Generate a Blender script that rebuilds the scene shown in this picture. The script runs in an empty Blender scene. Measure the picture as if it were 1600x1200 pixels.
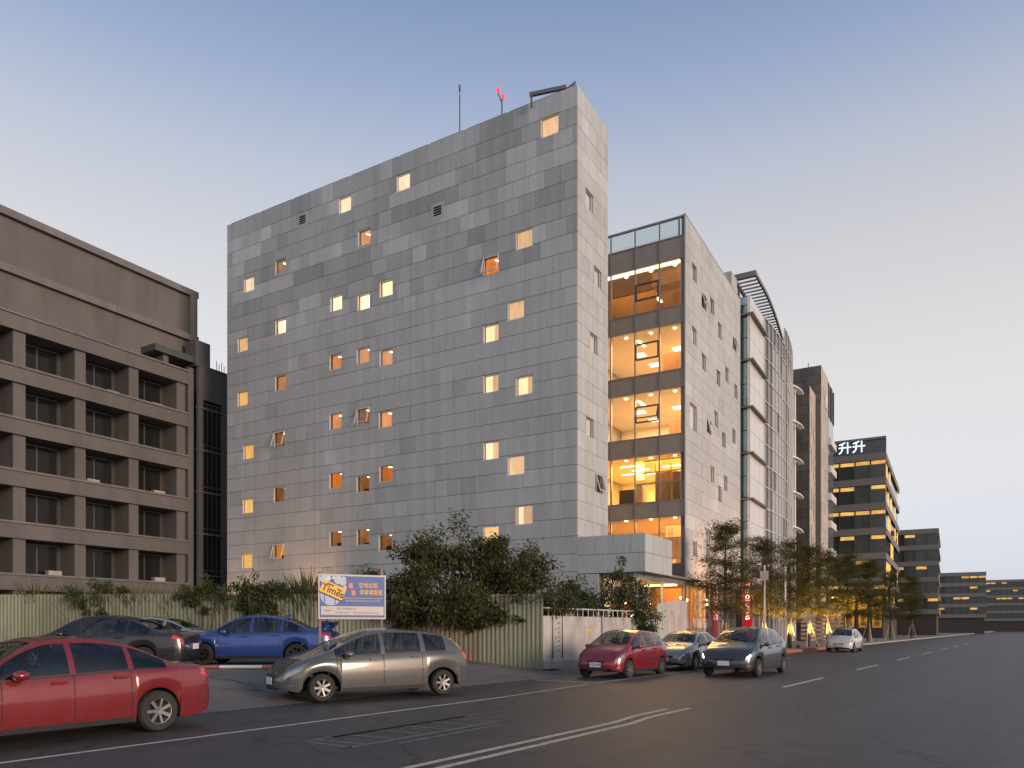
import bpy, bmesh, math, random
from mathutils import Vector, Matrix, noise
random.seed(7)
R = math.radians
scene = bpy.context.scene
col = scene.collection

# ---------------------------------------------------------------- camera, sky, sun, exposure
EYE = 1.6
cd = bpy.data.cameras.new('camera')
cam = bpy.data.objects.new('camera', cd); col.objects.link(cam)
cam.location = (0, 0, EYE); cam.rotation_euler = (R(90), 0, 0)
cd.sensor_width = 36.0; cd.lens = 1170.0 / 1600.0 * 36.0
cd.shift_y = (980.0 - 600.0) / 1600.0
cd.clip_start = 0.1; cd.clip_end = 3000
scene.camera = cam

SUN_AZ = 133.0      # clockwise from +Y: low afterglow from behind the right shoulder
SUN_EL = 6.0
world = bpy.data.worlds.new('World'); scene.world = world; world.use_nodes = True
wn = world.node_tree.nodes; wl = world.node_tree.links; wn.clear()
sky = wn.new('ShaderNodeTexSky'); sky.sky_type = 'NISHITA'; sky.sun_disc = False
sky.sun_elevation = R(SUN_EL); sky.sun_rotation = R(SUN_AZ)
sky.altitude = 0; sky.air_density = 1.0; sky.dust_density = 1.0; sky.ozone_density = 1.0
bg = wn.new('ShaderNodeBackground'); bg.inputs['Strength'].default_value = 0.05
wl.new(sky.outputs[0], bg.inputs[0])
# pale dusk haze veil over the whole dome, a function of elevation only
wtc = wn.new('ShaderNodeTexCoord'); wsep = wn.new('ShaderNodeSeparateXYZ'); wr = wn.new('ShaderNodeValToRGB')
wl.new(wtc.outputs['Generated'], wsep.inputs[0]); wl.new(wsep.outputs['Z'], wr.inputs[0])
wr.color_ramp.interpolation = 'B_SPLINE'
SKY = [(0.0, (.33, .37, .53)), (.08, (.41, .42, .52)), (.17, (.50, .475, .505)), (.28, (.52, .485, .48)), (.42, (.43, .405, .405)), (.51, (.335, .345, .405)), (.575, (.215, .258, .378)), (.64, (.14, .192, .312)), (.80, (.085, .13, .245)), (1.0, (.07, .11, .20))]
while len(wr.color_ramp.elements) < len(SKY): wr.color_ramp.elements.new(.5)
for e_, (p_, c_) in zip(wr.color_ramp.elements, SKY): e_.position = p_; e_.color = (*c_, 1)
bg2 = wn.new('ShaderNodeBackground'); bg2.inputs['Strength'].default_value = 1.0; wl.new(wr.outputs[0], bg2.inputs[0])
wadd = wn.new('ShaderNodeAddShader'); wl.new(bg.outputs[0], wadd.inputs[0]); wl.new(bg2.outputs[0], wadd.inputs[1])
wo = wn.new('ShaderNodeOutputWorld'); wl.new(wadd.outputs[0], wo.inputs[0])

sd = bpy.data.lights.new('sun', 'SUN'); sd.energy = 2.1; sd.angle = R(20); sd.color = (1.0, 0.73, 0.58)
sun = bpy.data.objects.new('sun', sd); col.objects.link(sun)
_az, _el = R(SUN_AZ), R(10.0)
sdir = Vector((math.sin(_az) * math.cos(_el), math.cos(_az) * math.cos(_el), math.sin(_el)))
sun.rotation_euler = (-sdir).to_track_quat('-Z', 'Y').to_euler(); sun.location = sdir * 200

vs = scene.view_settings
vs.view_transform = 'Standard'; vs.look = 'None'; vs.gamma = 1.0; vs.use_curve_mapping = False
vs.exposure = 0.43
scene.render.engine = 'CYCLES'
try:
    scene.cycles.use_denoising = True; scene.cycles.denoiser = 'OPENIMAGEDENOISE'
except Exception:
    pass
scene.cycles.max_bounces = 6; scene.cycles.transparent_max_bounces = 12
scene.cycles.sample_clamp_indirect = 4.0

# ---------------------------------------------------------------- helpers
def tag(o, label=None, cat=None, group=None, kind=None):
    if label: o['label'] = label
    if cat: o['category'] = cat
    if group: o['group'] = group
    if kind: o['kind'] = kind
    return o

def empty(name, loc=(0, 0, 0), rz=0.0, parent=None):
    o = bpy.data.objects.new(name, None); col.objects.link(o)
    o.location = loc; o.rotation_euler = (0, 0, rz); o.parent = parent
    o.empty_display_size = 0.2
    return o

class MB:
    def __init__(s):
        s.v = []; s.f = []; s.m = []; s.t = []; s.cur = 0; s.tone = 0.5
    def add(s, vs, fs, m=None):
        b = len(s.v); s.v.extend([tuple(p) for p in vs])
        for f in fs:
            s.f.append([b + i for i in f]); s.m.append(s.cur if m is None else m); s.t.append(s.tone)
        return s
    def box(s, x0, y0, z0, x1, y1, z1, M=None, m=None):
        if x0 > x1: x0, x1 = x1, x0
        if y0 > y1: y0, y1 = y1, y0
        if z0 > z1: z0, z1 = z1, z0
        vs = [(x0, y0, z0), (x1, y0, z0), (x1, y1, z0), (x0, y1, z0), (x0, y0, z1), (x1, y0, z1), (x1, y1, z1), (x0, y1, z1)]
        if M is not None: vs = [M @ Vector(p) for p in vs]
        return s.add(vs, [(0, 3, 2, 1), (4, 5, 6, 7), (0, 1, 5, 4), (1, 2, 6, 5), (2, 3, 7, 6), (3, 0, 4, 7)], m)
    def quad(s, a, b, c, d, m=None):
        return s.add([a, b, c, d], [(0, 1, 2, 3)], m)
    def bar(s, p, q, w, h=None, m=None):
        p = Vector(p); q = Vector(q); h = h or w
        d = (q - p).normalized(); up = Vector((0, 0, 1)) if abs(d.z) < 0.95 else Vector((0, 1, 0))
        r = d.cross(up).normalized() * (w / 2); u = r.cross(d).normalized() * (h / 2)
        vs = [p - r - u, p + r - u, p + r + u, p - r + u, q - r - u, q + r - u, q + r + u, q - r + u]
        return s.add(vs, [(0, 3, 2, 1), (4, 5, 6, 7), (0, 1, 5, 4), (1, 2, 6, 5), (2, 3, 7, 6), (3, 0, 4, 7)], m)
    def tube(s, pts, rad, n=8, m=None, cap=True):
        pts = [Vector(p) for p in pts]
        if not hasattr(rad, '__len__'): rad = [rad] * len(pts)
        ref = None; rings = []
        for i, p in enumerate(pts):
            d = (pts[min(i + 1, len(pts) - 1)] - pts[max(i - 1, 0)])
            d = d.normalized() if d.length > 1e-9 else Vector((0, 0, 1))
            if ref is None:
                ref = Vector((1, 0, 0)) if abs(d.x) < 0.9 else Vector((0, 1, 0))
            u = (ref - d * ref.dot(d)).normalized(); w = d.cross(u); ref = u
            rings.append([p + (u * math.cos(2 * math.pi * k / n) + w * math.sin(2 * math.pi * k / n)) * rad[i] for k in range(n)])
        vs = [q for r in rings for q in r]; fs = []
        for i in range(len(rings) - 1):
            for k in range(n):
                k2 = (k + 1) % n
                fs.append((i * n + k, i * n + k2, (i + 1) * n + k2, (i + 1) * n + k))
        if cap:
            fs.append(tuple(reversed(range(n)))); fs.append(tuple((len(rings) - 1) * n + k for k in range(n)))
        return s.add(vs, fs, m)
    def lathe(s, prof, axis='Z', c=(0, 0, 0), n=24, m=None):
        vs = []; fs = []
        for (r, h) in prof:
            for k in range(n):
                a = 2 * math.pi * k / n; p = (r * math.cos(a), r * math.sin(a), h)
                if axis == 'Y': p = (p[0], p[2], p[1])
                if axis == 'X': p = (p[2], p[0], p[1])
                vs.append((p[0] + c[0], p[1] + c[1], p[2] + c[2]))
        for i in range(len(prof) - 1):
            for k in range(n):
                k2 = (k + 1) % n; fs.append((i * n + k, i * n + k2, (i + 1) * n + k2, (i + 1) * n + k))
        return s.add(vs, fs, m)
    def mesh(s, name, mats, smooth=None, tones=False):
        me = bpy.data.meshes.new(name); me.from_pydata(s.v, [], s.f)
        if not isinstance(mats, (list, tuple)): mats = [mats]
        for mt in mats: me.materials.append(mt)
        if len(mats) > 1: me.polygons.foreach_set('material_index', s.m)
        if tones:
            ca = me.attributes.new('tone', 'FLOAT', 'FACE'); ca.data.foreach_set('value', s.t)
        if smooth is not None:
            me.polygons.foreach_set('use_smooth', [True] * len(me.polygons))
            if smooth < 180:
                try: me.set_sharp_from_angle(angle=R(smooth))
                except Exception: pass
        me.update(); return me
    def build(s, name, mats, parent=None, smooth=None, tones=False, kind=None):
        if not s.f: return None
        o = bpy.data.objects.new(name, s.mesh(name, mats, smooth, tones)); col.objects.link(o)
        o.parent = parent
        if kind: o['kind'] = kind
        return o

def obj_from(name, me, parent=None, loc=(0, 0, 0), rot=(0, 0, 0)):
    o = bpy.data.objects.new(name, me); col.objects.link(o); o.parent = parent
    o.location = loc; o.rotation_euler = rot
    return o

def copy_tree(o, parent=None):
    c = o.copy(); col.objects.link(c); c.parent = parent
    for ch in list(o.children): copy_tree(ch, c)
    return c

def rects_minus(x0, x1, z0, z1, holes):
    """rectangle minus rectangles -> list of rectangles"""
    hs = [h for h in holes if h[0] < x1 - 1e-6 and h[1] > x0 + 1e-6 and h[2] < z1 - 1e-6 and h[3] > z0 + 1e-6]
    if not hs: return [(x0, x1, z0, z1)]
    zs = sorted({z0, z1} | {min(max(q, z0), z1) for h in hs for q in (h[2], h[3])}); out = []
    for a, b in zip(zs, zs[1:]):
        if b - a < 1e-6: continue
        zm = (a + b) / 2; segs = sorted((max(h[0], x0), min(h[1], x1)) for h in hs if h[2] < zm < h[3]); x = x0
        for (p, q) in segs:
            if p - x > 0.004: out.append((x, p, a, b))
            x = max(x, q)
        if x1 - x > 0.004: out.append((x, x1, a, b))
    return out

# ---------------------------------------------------------------- materials
def new_mat(name):
    m = bpy.data.materials.new(name); m.use_nodes = True; nt = m.node_tree
    b = nt.nodes['Principled BSDF']; return m, nt, b
def N(nt, t, **kw):
    n = nt.nodes.new(t)
    for k, v in kw.items(): setattr(n, k, v)
    return n
def mixrgb(nt, fac, a, b, mode='MIX'):
    n = nt.nodes.new('ShaderNodeMix'); n.data_type = 'RGBA'; n.blend_type = mode
    for i, x in ((0, fac), (6, a), (7, b)):
        if hasattr(x, 'is_linked'): nt.links.new(x, n.inputs[i])
        else: n.inputs[i].default_value = x if i == 0 else (x[0], x[1], x[2], 1)
    return n.outputs[2]
def ramp(nt, src, lo, hi):
    n = nt.nodes.new('ShaderNodeMapRange'); n.inputs[1].default_value = lo; n.inputs[2].default_value = hi
    nt.links.new(src, n.inputs[0]); return n.outputs[0]
def coords(nt, scale=(1, 1, 1), kind='Object'):
    tc = N(nt, 'ShaderNodeTexCoord'); mp = N(nt, 'ShaderNodeMapping'); mp.inputs['Scale'].default_value = scale
    nt.links.new(tc.outputs[kind], mp.inputs[0]); return mp.outputs[0]
def noise_tex(nt, vec, scale, detail=4, rough=0.55):
    n = N(nt, 'ShaderNodeTexNoise'); n.inputs['Scale'].default_value = scale
    n.inputs['Detail'].default_value = detail; n.inputs['Roughness'].default_value = rough
    if vec is not None: nt.links.new(vec, n.inputs['Vector'])
    return n.outputs['Fac']
def bump(nt, b, h, strength=0.3, dist=0.01):
    n = N(nt, 'ShaderNodeBump'); n.inputs['Strength'].default_value = strength; n.inputs['Distance'].default_value = dist
    nt.links.new(h, n.inputs['Height']); nt.links.new(n.outputs[0], b.inputs['Normal'])

def plain(name, c, rough=0.6, metal=0.0, var=0.15, scale=3.0, coat=0.0, spec=None, stretch=(1, 1, 1), bmp=0.0):
    m, nt, b = new_mat(name)
    b.inputs['Roughness'].default_value = rough; b.inputs['Metallic'].default_value = metal
    if coat: b.inputs['Coat Weight'].default_value = coat; b.inputs['Coat Roughness'].default_value = 0.06
    if spec is not None: b.inputs['Specular IOR Level'].default_value = spec
    if var > 0:
        nz = noise_tex(nt, coords(nt, stretch), scale, 6, 0.6)
        f = ramp(nt, nz, 0.28, 0.72)
        o = mixrgb(nt, f, [x * (1 - var) for x in c], [min(1, x * (1 + var)) for x in c])
        nt.links.new(o, b.inputs['Base Color'])
        if bmp: bump(nt, b, nz, bmp, 0.02)
    else:
        b.inputs['Base Color'].default_value = (*c, 1)
    return m

def emit(name, c, s, var=0.0, scale=2.0, stretch=(1, 1, 1)):
    m, nt, b = new_mat(name)
    b.inputs['Base Color'].default_value = (c[0] * .5, c[1] * .5, c[2] * .5, 1); b.inputs['Roughness'].default_value = 0.8
    b.inputs['Emission Strength'].default_value = s
    if var:
        nz = ramp(nt, noise_tex(nt, coords(nt, stretch), scale, 2), 0.3, 0.7)
        o = mixrgb(nt, nz, [x * (1 - var) for x in c], c); oi = N(nt, 'ShaderNodeObjectInfo'); o = mixrgb(nt, oi.outputs['Random'], o, mixrgb(nt, 1.0, o, (.66, .58, .50), 'MULTIPLY')); nt.links.new(o, b.inputs['Emission Color'])
    else: b.inputs['Emission Color'].default_value = (*c, 1)
    return m

def glass(name, tint=(0.9, 0.92, 0.92), f0=0.05, rough=0.0):
    """thin sheet: tinted see-through plus a Schlick reflection that is the same from both sides"""
    m = bpy.data.materials.new(name); m.use_nodes = True; nt = m.node_tree; nt.nodes.clear()
    tr = N(nt, 'ShaderNodeBsdfTransparent'); tr.inputs[0].default_value = (*tint, 1)
    gl = N(nt, 'ShaderNodeBsdfGlossy'); gl.inputs['Roughness'].default_value = rough; gl.inputs[0].default_value = (1, 1, 1, 1)
    ge = N(nt, 'ShaderNodeNewGeometry'); dt = N(nt, 'ShaderNodeVectorMath', operation='DOT_PRODUCT')
    nt.links.new(ge.outputs['Normal'], dt.inputs[0]); nt.links.new(ge.outputs['Incoming'], dt.inputs[1])
    def mth(op, a, b):
        n = N(nt, 'ShaderNodeMath', operation=op)
        for i, x in enumerate((a, b)):
            if x is None: continue
            if hasattr(x, 'is_linked'): nt.links.new(x, n.inputs[i])
            else: n.inputs[i].default_value = x
        return n.outputs[0]
    c = mth('ABSOLUTE', dt.outputs['Value'], None); c = mth('SUBTRACT', 1.0, c); c = mth('POWER', c, 5.0)
    fac = mth('ADD', mth('MULTIPLY', c, 1 - f0), f0)
    mx = N(nt, 'ShaderNodeMixShader'); out = N(nt, 'ShaderNodeOutputMaterial')
    nt.links.new(fac, mx.inputs[0]); nt.links.new(tr.outputs[0], mx.inputs[1]); nt.links.new(gl.outputs[0], mx.inputs[2])
    nt.links.new(mx.outputs[0], out.inputs[0]); return m

def stone(name, lo, hi, stretch=(30, 30, 1.2)):
    """sawn stone cladding: per-piece tone, vertical saw grain, faint clouding"""
    m, nt, b = new_mat(name); b.inputs['Roughness'].default_value = 0.75
    at = N(nt, 'ShaderNodeAttribute', attribute_name='tone')
    base = mixrgb(nt, at.outputs['Fac'], lo, hi)
    g = noise_tex(nt, coords(nt, stretch), 1.0, 5, 0.7)
    c1 = mixrgb(nt, ramp(nt, g, 0.25, 0.75), (0.90, 0.90, 0.90), (1.10, 1.10, 1.10))
    cl = noise_tex(nt, coords(nt, (1, 1, 1)), 0.22, 5, 0.6)
    c2 = mixrgb(nt, ramp(nt, cl, 0.3, 0.7), (0.90, 0.90, 0.89), (1.08, 1.08, 1.09))
    sk = noise_tex(nt, coords(nt, (2.2, 2.2, 0.06)), 1.0, 3, 0.6)
    c3 = mixrgb(nt, ramp(nt, sk, 0.35, 0.62), (0.91, 0.90, 0.88), (1.02, 1.02, 1.02))
    o = mixrgb(nt, 1.0, base, c1, 'MULTIPLY'); o = mixrgb(nt, 1.0, o, c2, 'MULTIPLY'); o = mixrgb(nt, 1.0, o, c3, 'MULTIPLY')
    nt.links.new(o, b.inputs['Base Color']); bump(nt, b, g, 0.25, 0.006)
    return m

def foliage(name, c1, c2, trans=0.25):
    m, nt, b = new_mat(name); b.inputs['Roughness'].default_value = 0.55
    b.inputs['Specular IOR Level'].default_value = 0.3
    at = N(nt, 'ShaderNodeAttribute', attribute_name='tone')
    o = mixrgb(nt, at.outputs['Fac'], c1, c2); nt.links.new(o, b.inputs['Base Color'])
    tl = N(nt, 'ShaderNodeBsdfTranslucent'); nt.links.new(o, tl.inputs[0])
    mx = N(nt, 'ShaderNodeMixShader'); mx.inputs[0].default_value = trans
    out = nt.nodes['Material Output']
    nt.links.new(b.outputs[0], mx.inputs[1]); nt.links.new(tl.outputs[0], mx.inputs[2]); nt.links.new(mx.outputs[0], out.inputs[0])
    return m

M = {}
M['stone'] = stone('grey_stone', (0.268, 0.296, 0.308), (0.480, 0.522, 0.540))
M['back'] = plain('joint_backing', (0.12, 0.12, 0.12), 0.9, var=0.1)
M['alu'] = plain('brushed_aluminium', (0.50, 0.51, 0.53), 0.4, 0.6, 0.05)
M['whiteframe'] = plain('white_window_frame', (0.55, 0.55, 0.55), 0.45, 0.1, 0.04)
M['darkmetal'] = plain('dark_grey_metal', (0.10, 0.11, 0.12), 0.45, 0.5, 0.08)
M['mullion'] = plain('grey_mullion', (0.24, 0.25, 0.26), 0.4, 0.3, 0.06)
M['black'] = plain('black_gap', (0.01, 0.01, 0.01), 0.8, var=0)
M['glass'] = glass('clear_glass', f0=0.04)
M['winglass'] = glass('window_glass', (0.95, 0.96, 0.96), f0=0.055)
M['coated'] = glass('coated_window_glass', (0.80, 0.82, 0.83), f0=0.36)
M['railglass'] = glass('railing_glass', (0.84, 0.89, 0.89), f0=0.06)
M['spandrel'] = plain('spandrel_glass', (0.26, 0.245, 0.225), 0.28, 0.0, 0.08, coat=0.3)
M['soffit'] = plain('soffit_grey', (0.16, 0.155, 0.15), 0.7, var=0.08)
M['concrete'] = plain('concrete', (0.30, 0.295, 0.285), 0.85, var=0.18, scale=1.2, bmp=0.15)
M['interior'] = plain('interior_plaster', (0.72, 0.66, 0.56), 0.8, var=0.03)
M['ceiling'] = plain('interior_ceiling', (0.74, 0.70, 0.62), 0.8, var=0.02)
M['floorwood'] = plain('interior_floor', (0.35, 0.24, 0.14), 0.5, var=0.15, scale=2)
M['wood'] = plain('wood_panel', (0.45, 0.25, 0.10), 0.5, var=0.2, scale=2, stretch=(6, 6, 1))
M['darkwood'] = plain('dark_cabinet', (0.07, 0.045, 0.03), 0.5, var=0.2)
WARM = (1.0, 0.56, 0.20)
M['lamp'] = emit('warm_lamp', (1.0, 0.72, 0.40), 9.0)
M['panel_light'] = emit('ceiling_light_panel', (1.0, 0.80, 0.55), 4.5)
M['cove'] = emit('cove_light', (1.0, 0.66, 0.34), 3.2)
M['blind'] = emit('lit_blind', (0.95, 0.57, 0.27), 0.78, 0.28, 1.6, (3, 3, .6))
M['pale'] = emit('pale_lit_blind', (1.0, 0.76, 0.48), 0.86, 0.25, 1.3, (2, 2, .7))
M['bright'] = emit('bright_lit_room', (1.0, 0.80, 0.50), 0.98, 0.10, 0.8)
M['yellow'] = emit('yellow_lit_room', (1.0, 0.58, 0.17), 0.92, 0.25, 1.3, (2, 2, .7))
M['room'] = emit('warm_room_wall', (0.80, 0.40, 0.17), 0.62, 0.45, 1.1)
M['roomdim'] = emit('dim_room_wall', (0.52, 0.23, 0.08), 0.50, 0.6, 1.3)
M['roomorange'] = emit('orange_room_wall', (1.0, 0.40, 0.06), 0.42, 0.5, 1.2)
M['strip'] = emit('room_light_strip', (1.0, 0.78, 0.50), 4.0)

# ---------------------------------------------------------------- frames of reference
BT = R(30.3)
AX = Vector((math.cos(BT), -math.sin(BT), 0)); VX = Vector((math.sin(BT), math.cos(BT), 0))
C0 = Vector((3.28, 37.62, 0))
def bw(a, v, z=0): return C0 + AX * a + VX * v + Vector((0, 0, z))
RT = R(35.0)
RX = Vector((math.cos(RT), -math.sin(RT), 0)); RY = Vector((math.sin(RT), math.cos(RT), 0))
K0 = Vector((2.26, 25.17, 0))
def rw(off, t, z=0): return K0 + RX * off + RY * t + Vector((0, 0, z))   # off > 0 towards the street
def sstep(x): x = min(1, max(0, x)); return x * x * (3 - 2 * x)
def lot_z(p):
    d = -(Vector((p[0], p[1], 0)) - K0).dot(RX)
    return 0.02 + 0.48 * sstep(d / 5.0)
# ================================================================ GROUND
def asphalt(name, c, var=0.22, rough=0.82, worn=(0.082, 0.077, 0.072)):
    m, nt, b = new_mat(name); b.inputs['Roughness'].default_value = rough
    fine = noise_tex(nt, coords(nt), 55.0, 3, 0.7); mid = noise_tex(nt, coords(nt), 1.3, 6, 0.62); rc = N(nt, 'ShaderNodeTexCoord'); rm_ = N(nt, 'ShaderNodeMapping'); rm_.inputs['Rotation'].default_value = (0, 0, RT); nt.links.new(rc.outputs['Object'], rm_.inputs[0]); rs_ = N(nt, 'ShaderNodeMapping'); rs_.inputs['Scale'].default_value = (1, .035, 1); nt.links.new(rm_.outputs[0], rs_.inputs[0])
    big = noise_tex(nt, rs_.outputs[0], 1.1, 5, 0.65); st_ = noise_tex(nt, coords(nt), .35, 6, .7)
    o = mixrgb(nt, ramp(nt, fine, 0.3, 0.7), [x * 0.4 for x in c], [x * 1.75 for x in c])
    o = mixrgb(nt, ramp(nt, mid, 0.42, 0.75), o, worn)
    o = mixrgb(nt, ramp(nt, big, 0.3, 0.7), o, mixrgb(nt, 1.0, o, (0.62, 0.62, 0.63), 'MULTIPLY'))
    o = mixrgb(nt, ramp(nt, st_, .60, .72), o, mixrgb(nt, 1.0, o, (.60, .60, .60), 'MULTIPLY'))
    vo = N(nt, 'ShaderNodeTexVoronoi', feature='DISTANCE_TO_EDGE'); vo.inputs['Scale'].default_value = .33; wv = N(nt, 'ShaderNodeTexNoise'); wv.inputs['Scale'].default_value = 1.2; wv.inputs['Detail'].default_value = 6
    tcv = N(nt, 'ShaderNodeTexCoord'); ad_ = N(nt, 'ShaderNodeVectorMath', operation='MULTIPLY_ADD'); ad_.inputs[1].default_value = (1.4, 1.4, 0); nt.links.new(wv.outputs['Color'], ad_.inputs[0]); nt.links.new(tcv.outputs['Object'], ad_.inputs[2]); nt.links.new(tcv.outputs['Object'], wv.inputs['Vector']); nt.links.new(ad_.outputs[0], vo.inputs['Vector'])
    o = mixrgb(nt, ramp(nt, vo.outputs['Distance'], .0, .012), (.016, .016, .016), o)
    nt.links.new(o, b.inputs['Base Color']); bump(nt, b, fine, 0.5, 0.008)
    return m
M['asphalt'] = asphalt('asphalt', (0.056, 0.053, 0.050), rough=.58)
M['lot'] = asphalt('lot_concrete', (0.15, 0.145, 0.135), worn=(0.19, 0.18, 0.165))
M['soil'] = plain('bare_ground', (0.10, 0.09, 0.07), 0.95, var=0.3, scale=0.5)
M['paving'] = plain('pavement', (0.20, 0.19, 0.18), 0.85, var=0.2, scale=2.0, bmp=0.2)
M['kerb'] = plain('kerb_concrete', (0.26, 0.25, 0.24), 0.85, var=0.2, scale=4)
M['kerbred'] = plain('kerb_red_paint', (0.33, 0.10, 0.07), 0.75, var=0.35, scale=6)
def paint(name, c):
    m, nt, b = new_mat(name); b.inputs['Roughness'].default_value = 0.75
    nz = noise_tex(nt, coords(nt), 7.0, 8, 0.75)
    o = mixrgb(nt, ramp(nt, nz, 0.50, 0.74), c, (0.10, 0.097, 0.092)); nt.links.new(o, b.inputs['Base Color'])
    return m
M['paintwhite'] = paint('worn_white_paint', (0.52, 0.51, 0.48))
M['paintyellow'] = paint('worn_cream_paint', (0.50, 0.45, 0.36))
M['paintfaint'] = plain('faded_paint', (0.13, 0.128, 0.122), 0.8, var=0.45, scale=9)

g = MB(); g.quad((-900, -300, -0.05), (900, -300, -0.05), (900, 1500, -0.05), (-900, 1500, -0.05))
tag(g.build('ground', M['soil']), kind='structure')
road = MB()
ts = [-60, -30, -10, 0, 10, 20, 40, 70, 110, 170, 260, 420, 700]
for a, b in zip(ts, ts[1:]): road.quad(rw(0, a), rw(15.5, a), rw(15.5, b), rw(0, b))
ro = road.build('road', M['asphalt']); tag(ro, kind='structure')
fp = MB()
for a, b in zip(ts, ts[1:]): fp.box(15.65, a, 0.0, 20, b, 0.15)
fo = fp.build('far_pavement', M['paving']); fo.location = K0; fo.rotation_euler.z = -RT; fo.name = 'pavement_opposite'; tag(fo, kind='structure')

# the raised parking lot (slopes up from the road)
lot = MB(); nt_, nd = 46, 16
dd = [0, .4, .8, 1.2, 1.7, 2.2, 2.8, 3.4, 4, 4.6, 5.2, 6.5, 9, 13, 20, 40]
tt = [-48 + i * (48.6 / 45) for i in range(46)]
for t in tt:
    for d in dd:
        p = rw(-d, t); lot.v.append((p.x, p.y, 0.006 + 0.494 * sstep(d / 5.0) + 0.010 * min(1, d) * (1 if d < 39 else 1) +0* 0.012 * noise.noise((t * .6, d * .6, 0))))
for i in range(45):
    for j in range(15):
        k = i * 16 + j; lot.f.append([k, k + 1, k + 17, k + 16][::-1]); lot.m.append(0); lot.t.append(0)
lo = lot.build('parking_lot', M['lot'], smooth=180); tag(lo, kind='structure')

# pavement along the buildings
pv = MB(); tsp = [0.6, 10, 20, 40, 60, 90, 140, 220, 400]
for a, b in zip(tsp, tsp[1:]): pv.box(-14, a, 0.0, -0.16, b, 0.15)
po = pv.build('pavement', M['paving']); po.location = K0; po.rotation_euler.z = -RT; tag(po, kind='structure')
# paving slabs one by one near the street trees
slabm = MB().box(0.01, 0.01, 0.0, 1.19, 0.59, 0.012).mesh('paving_slab', plain('paving_slab', (0.24, 0.225, 0.21), 0.85, var=0.18, scale=1.5))
for j in range(60):
    for i in range(3):
        t = 14.0 + j * 0.6; o = obj_from('paving_slab', slabm, po, (-0.17 - 1.2 * (i + 1), t, 0.15))
# kerb stones
kb = MB().box(-0.15, 0.008, -0.02, 0.0, 0.992, 0.152).mesh('kerb_stone', M['kerb'])
kr = MB().box(-0.15, 0.008, -0.02, 0.0, 0.992, 0.152).mesh('kerb_stone_red', M['kerbred'])
ke = empty('kerb', K0, -RT); tag(ke, kind='structure')
for j in range(80):
    obj_from('kerb_stone', kr if 8 < j < 40 else kb, ke, (0, 0.6 + j, 0))
kf = MB(); kf.box(-0.15, 80.6, -0.02, 0, 400, 0.152); o = kf.build('kerb_far_run', M['kerb'], ke); o['kind'] = 'stuff'

# painted markings (sheets a few millimetres above the asphalt)
def marking(name, quads, mat, z=0.004):
    m = MB()
    for (o0, t0, o1, t1, w) in quads:
        p = rw(o0, t0, z); q = rw(o1, t1, z); d = (q - p).normalized(); n = Vector((d.y, -d.x, 0)) * (w / 2)
        k = max(1, int((q - p).length / 1.5))
        for i in range(k):
            s0 = p + (q - p) * (i / k); s1 = p + (q - p) * ((i + 1) / k)
            m.quad(s0 + n, s1 + n, s1 - n, s0 - n)
    o = m.build(name, mat); tag(o, kind='structure'); return o
marking('centre_line', [(6.62, -28, 6.78, -10.6, .12), (6.78, -10.6, 6.66, -9.6, .12), (6.66, -9.6, 6.68, -8.2, .12)], M['paintyellow'])
marking('centre_line', [(6.92, -28, 7.08, -10.6, .12), (7.08, -10.6, 6.96, -9.6, .12), (6.96, -9.6, 6.98, -7.8, .12)], M['paintyellow'])
for t in (-1.5, 8.5, 18.5, 28.5, 38.5, 48.5, 58.5):
    marking('lane_dash', [(7.07, t, 7.07, t + 4.6, .13)], M['paintwhite'])
marking('parking_bay_line', [(2.22, -2.9, 2.22, 18, .10), (0.1, -2.9, 2.22, -2.9, .10), (0.1, 3.1, 2.22, 3.1, .10), (0.1, 9.1, 2.22, 9.1, .10)], M['paintwhite'])
marking('edge_line', [(2.6, -26, 2.6, -8.0, .10), (2.6, -8.0, 2.3, -3.5, .08)], M['paintwhite'])
marking('lane_edge_line', [(4.2, -14.5, 4.2, -3.6, .08)], M['paintfaint'])
# half worn-off lettering panel painted on the lane
mk = []
for i in range(6):
    mk += [(4.25, -14.8 + i * .6, 5.05, -14.7 + i * .6, .09)]
mk += [(4.2, -15, 4.2, -11.4, .10), (5.12, -15, 5.12, -11.6, .12), (5.40, -14.4, 5.40, -12.0, .10), (4.2, -15, 5.12, -15, .1), (4.4, -11.6, 4.9, -11.0, .1)]
marking('worn_road_lettering', mk, M['paintfaint'])

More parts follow.
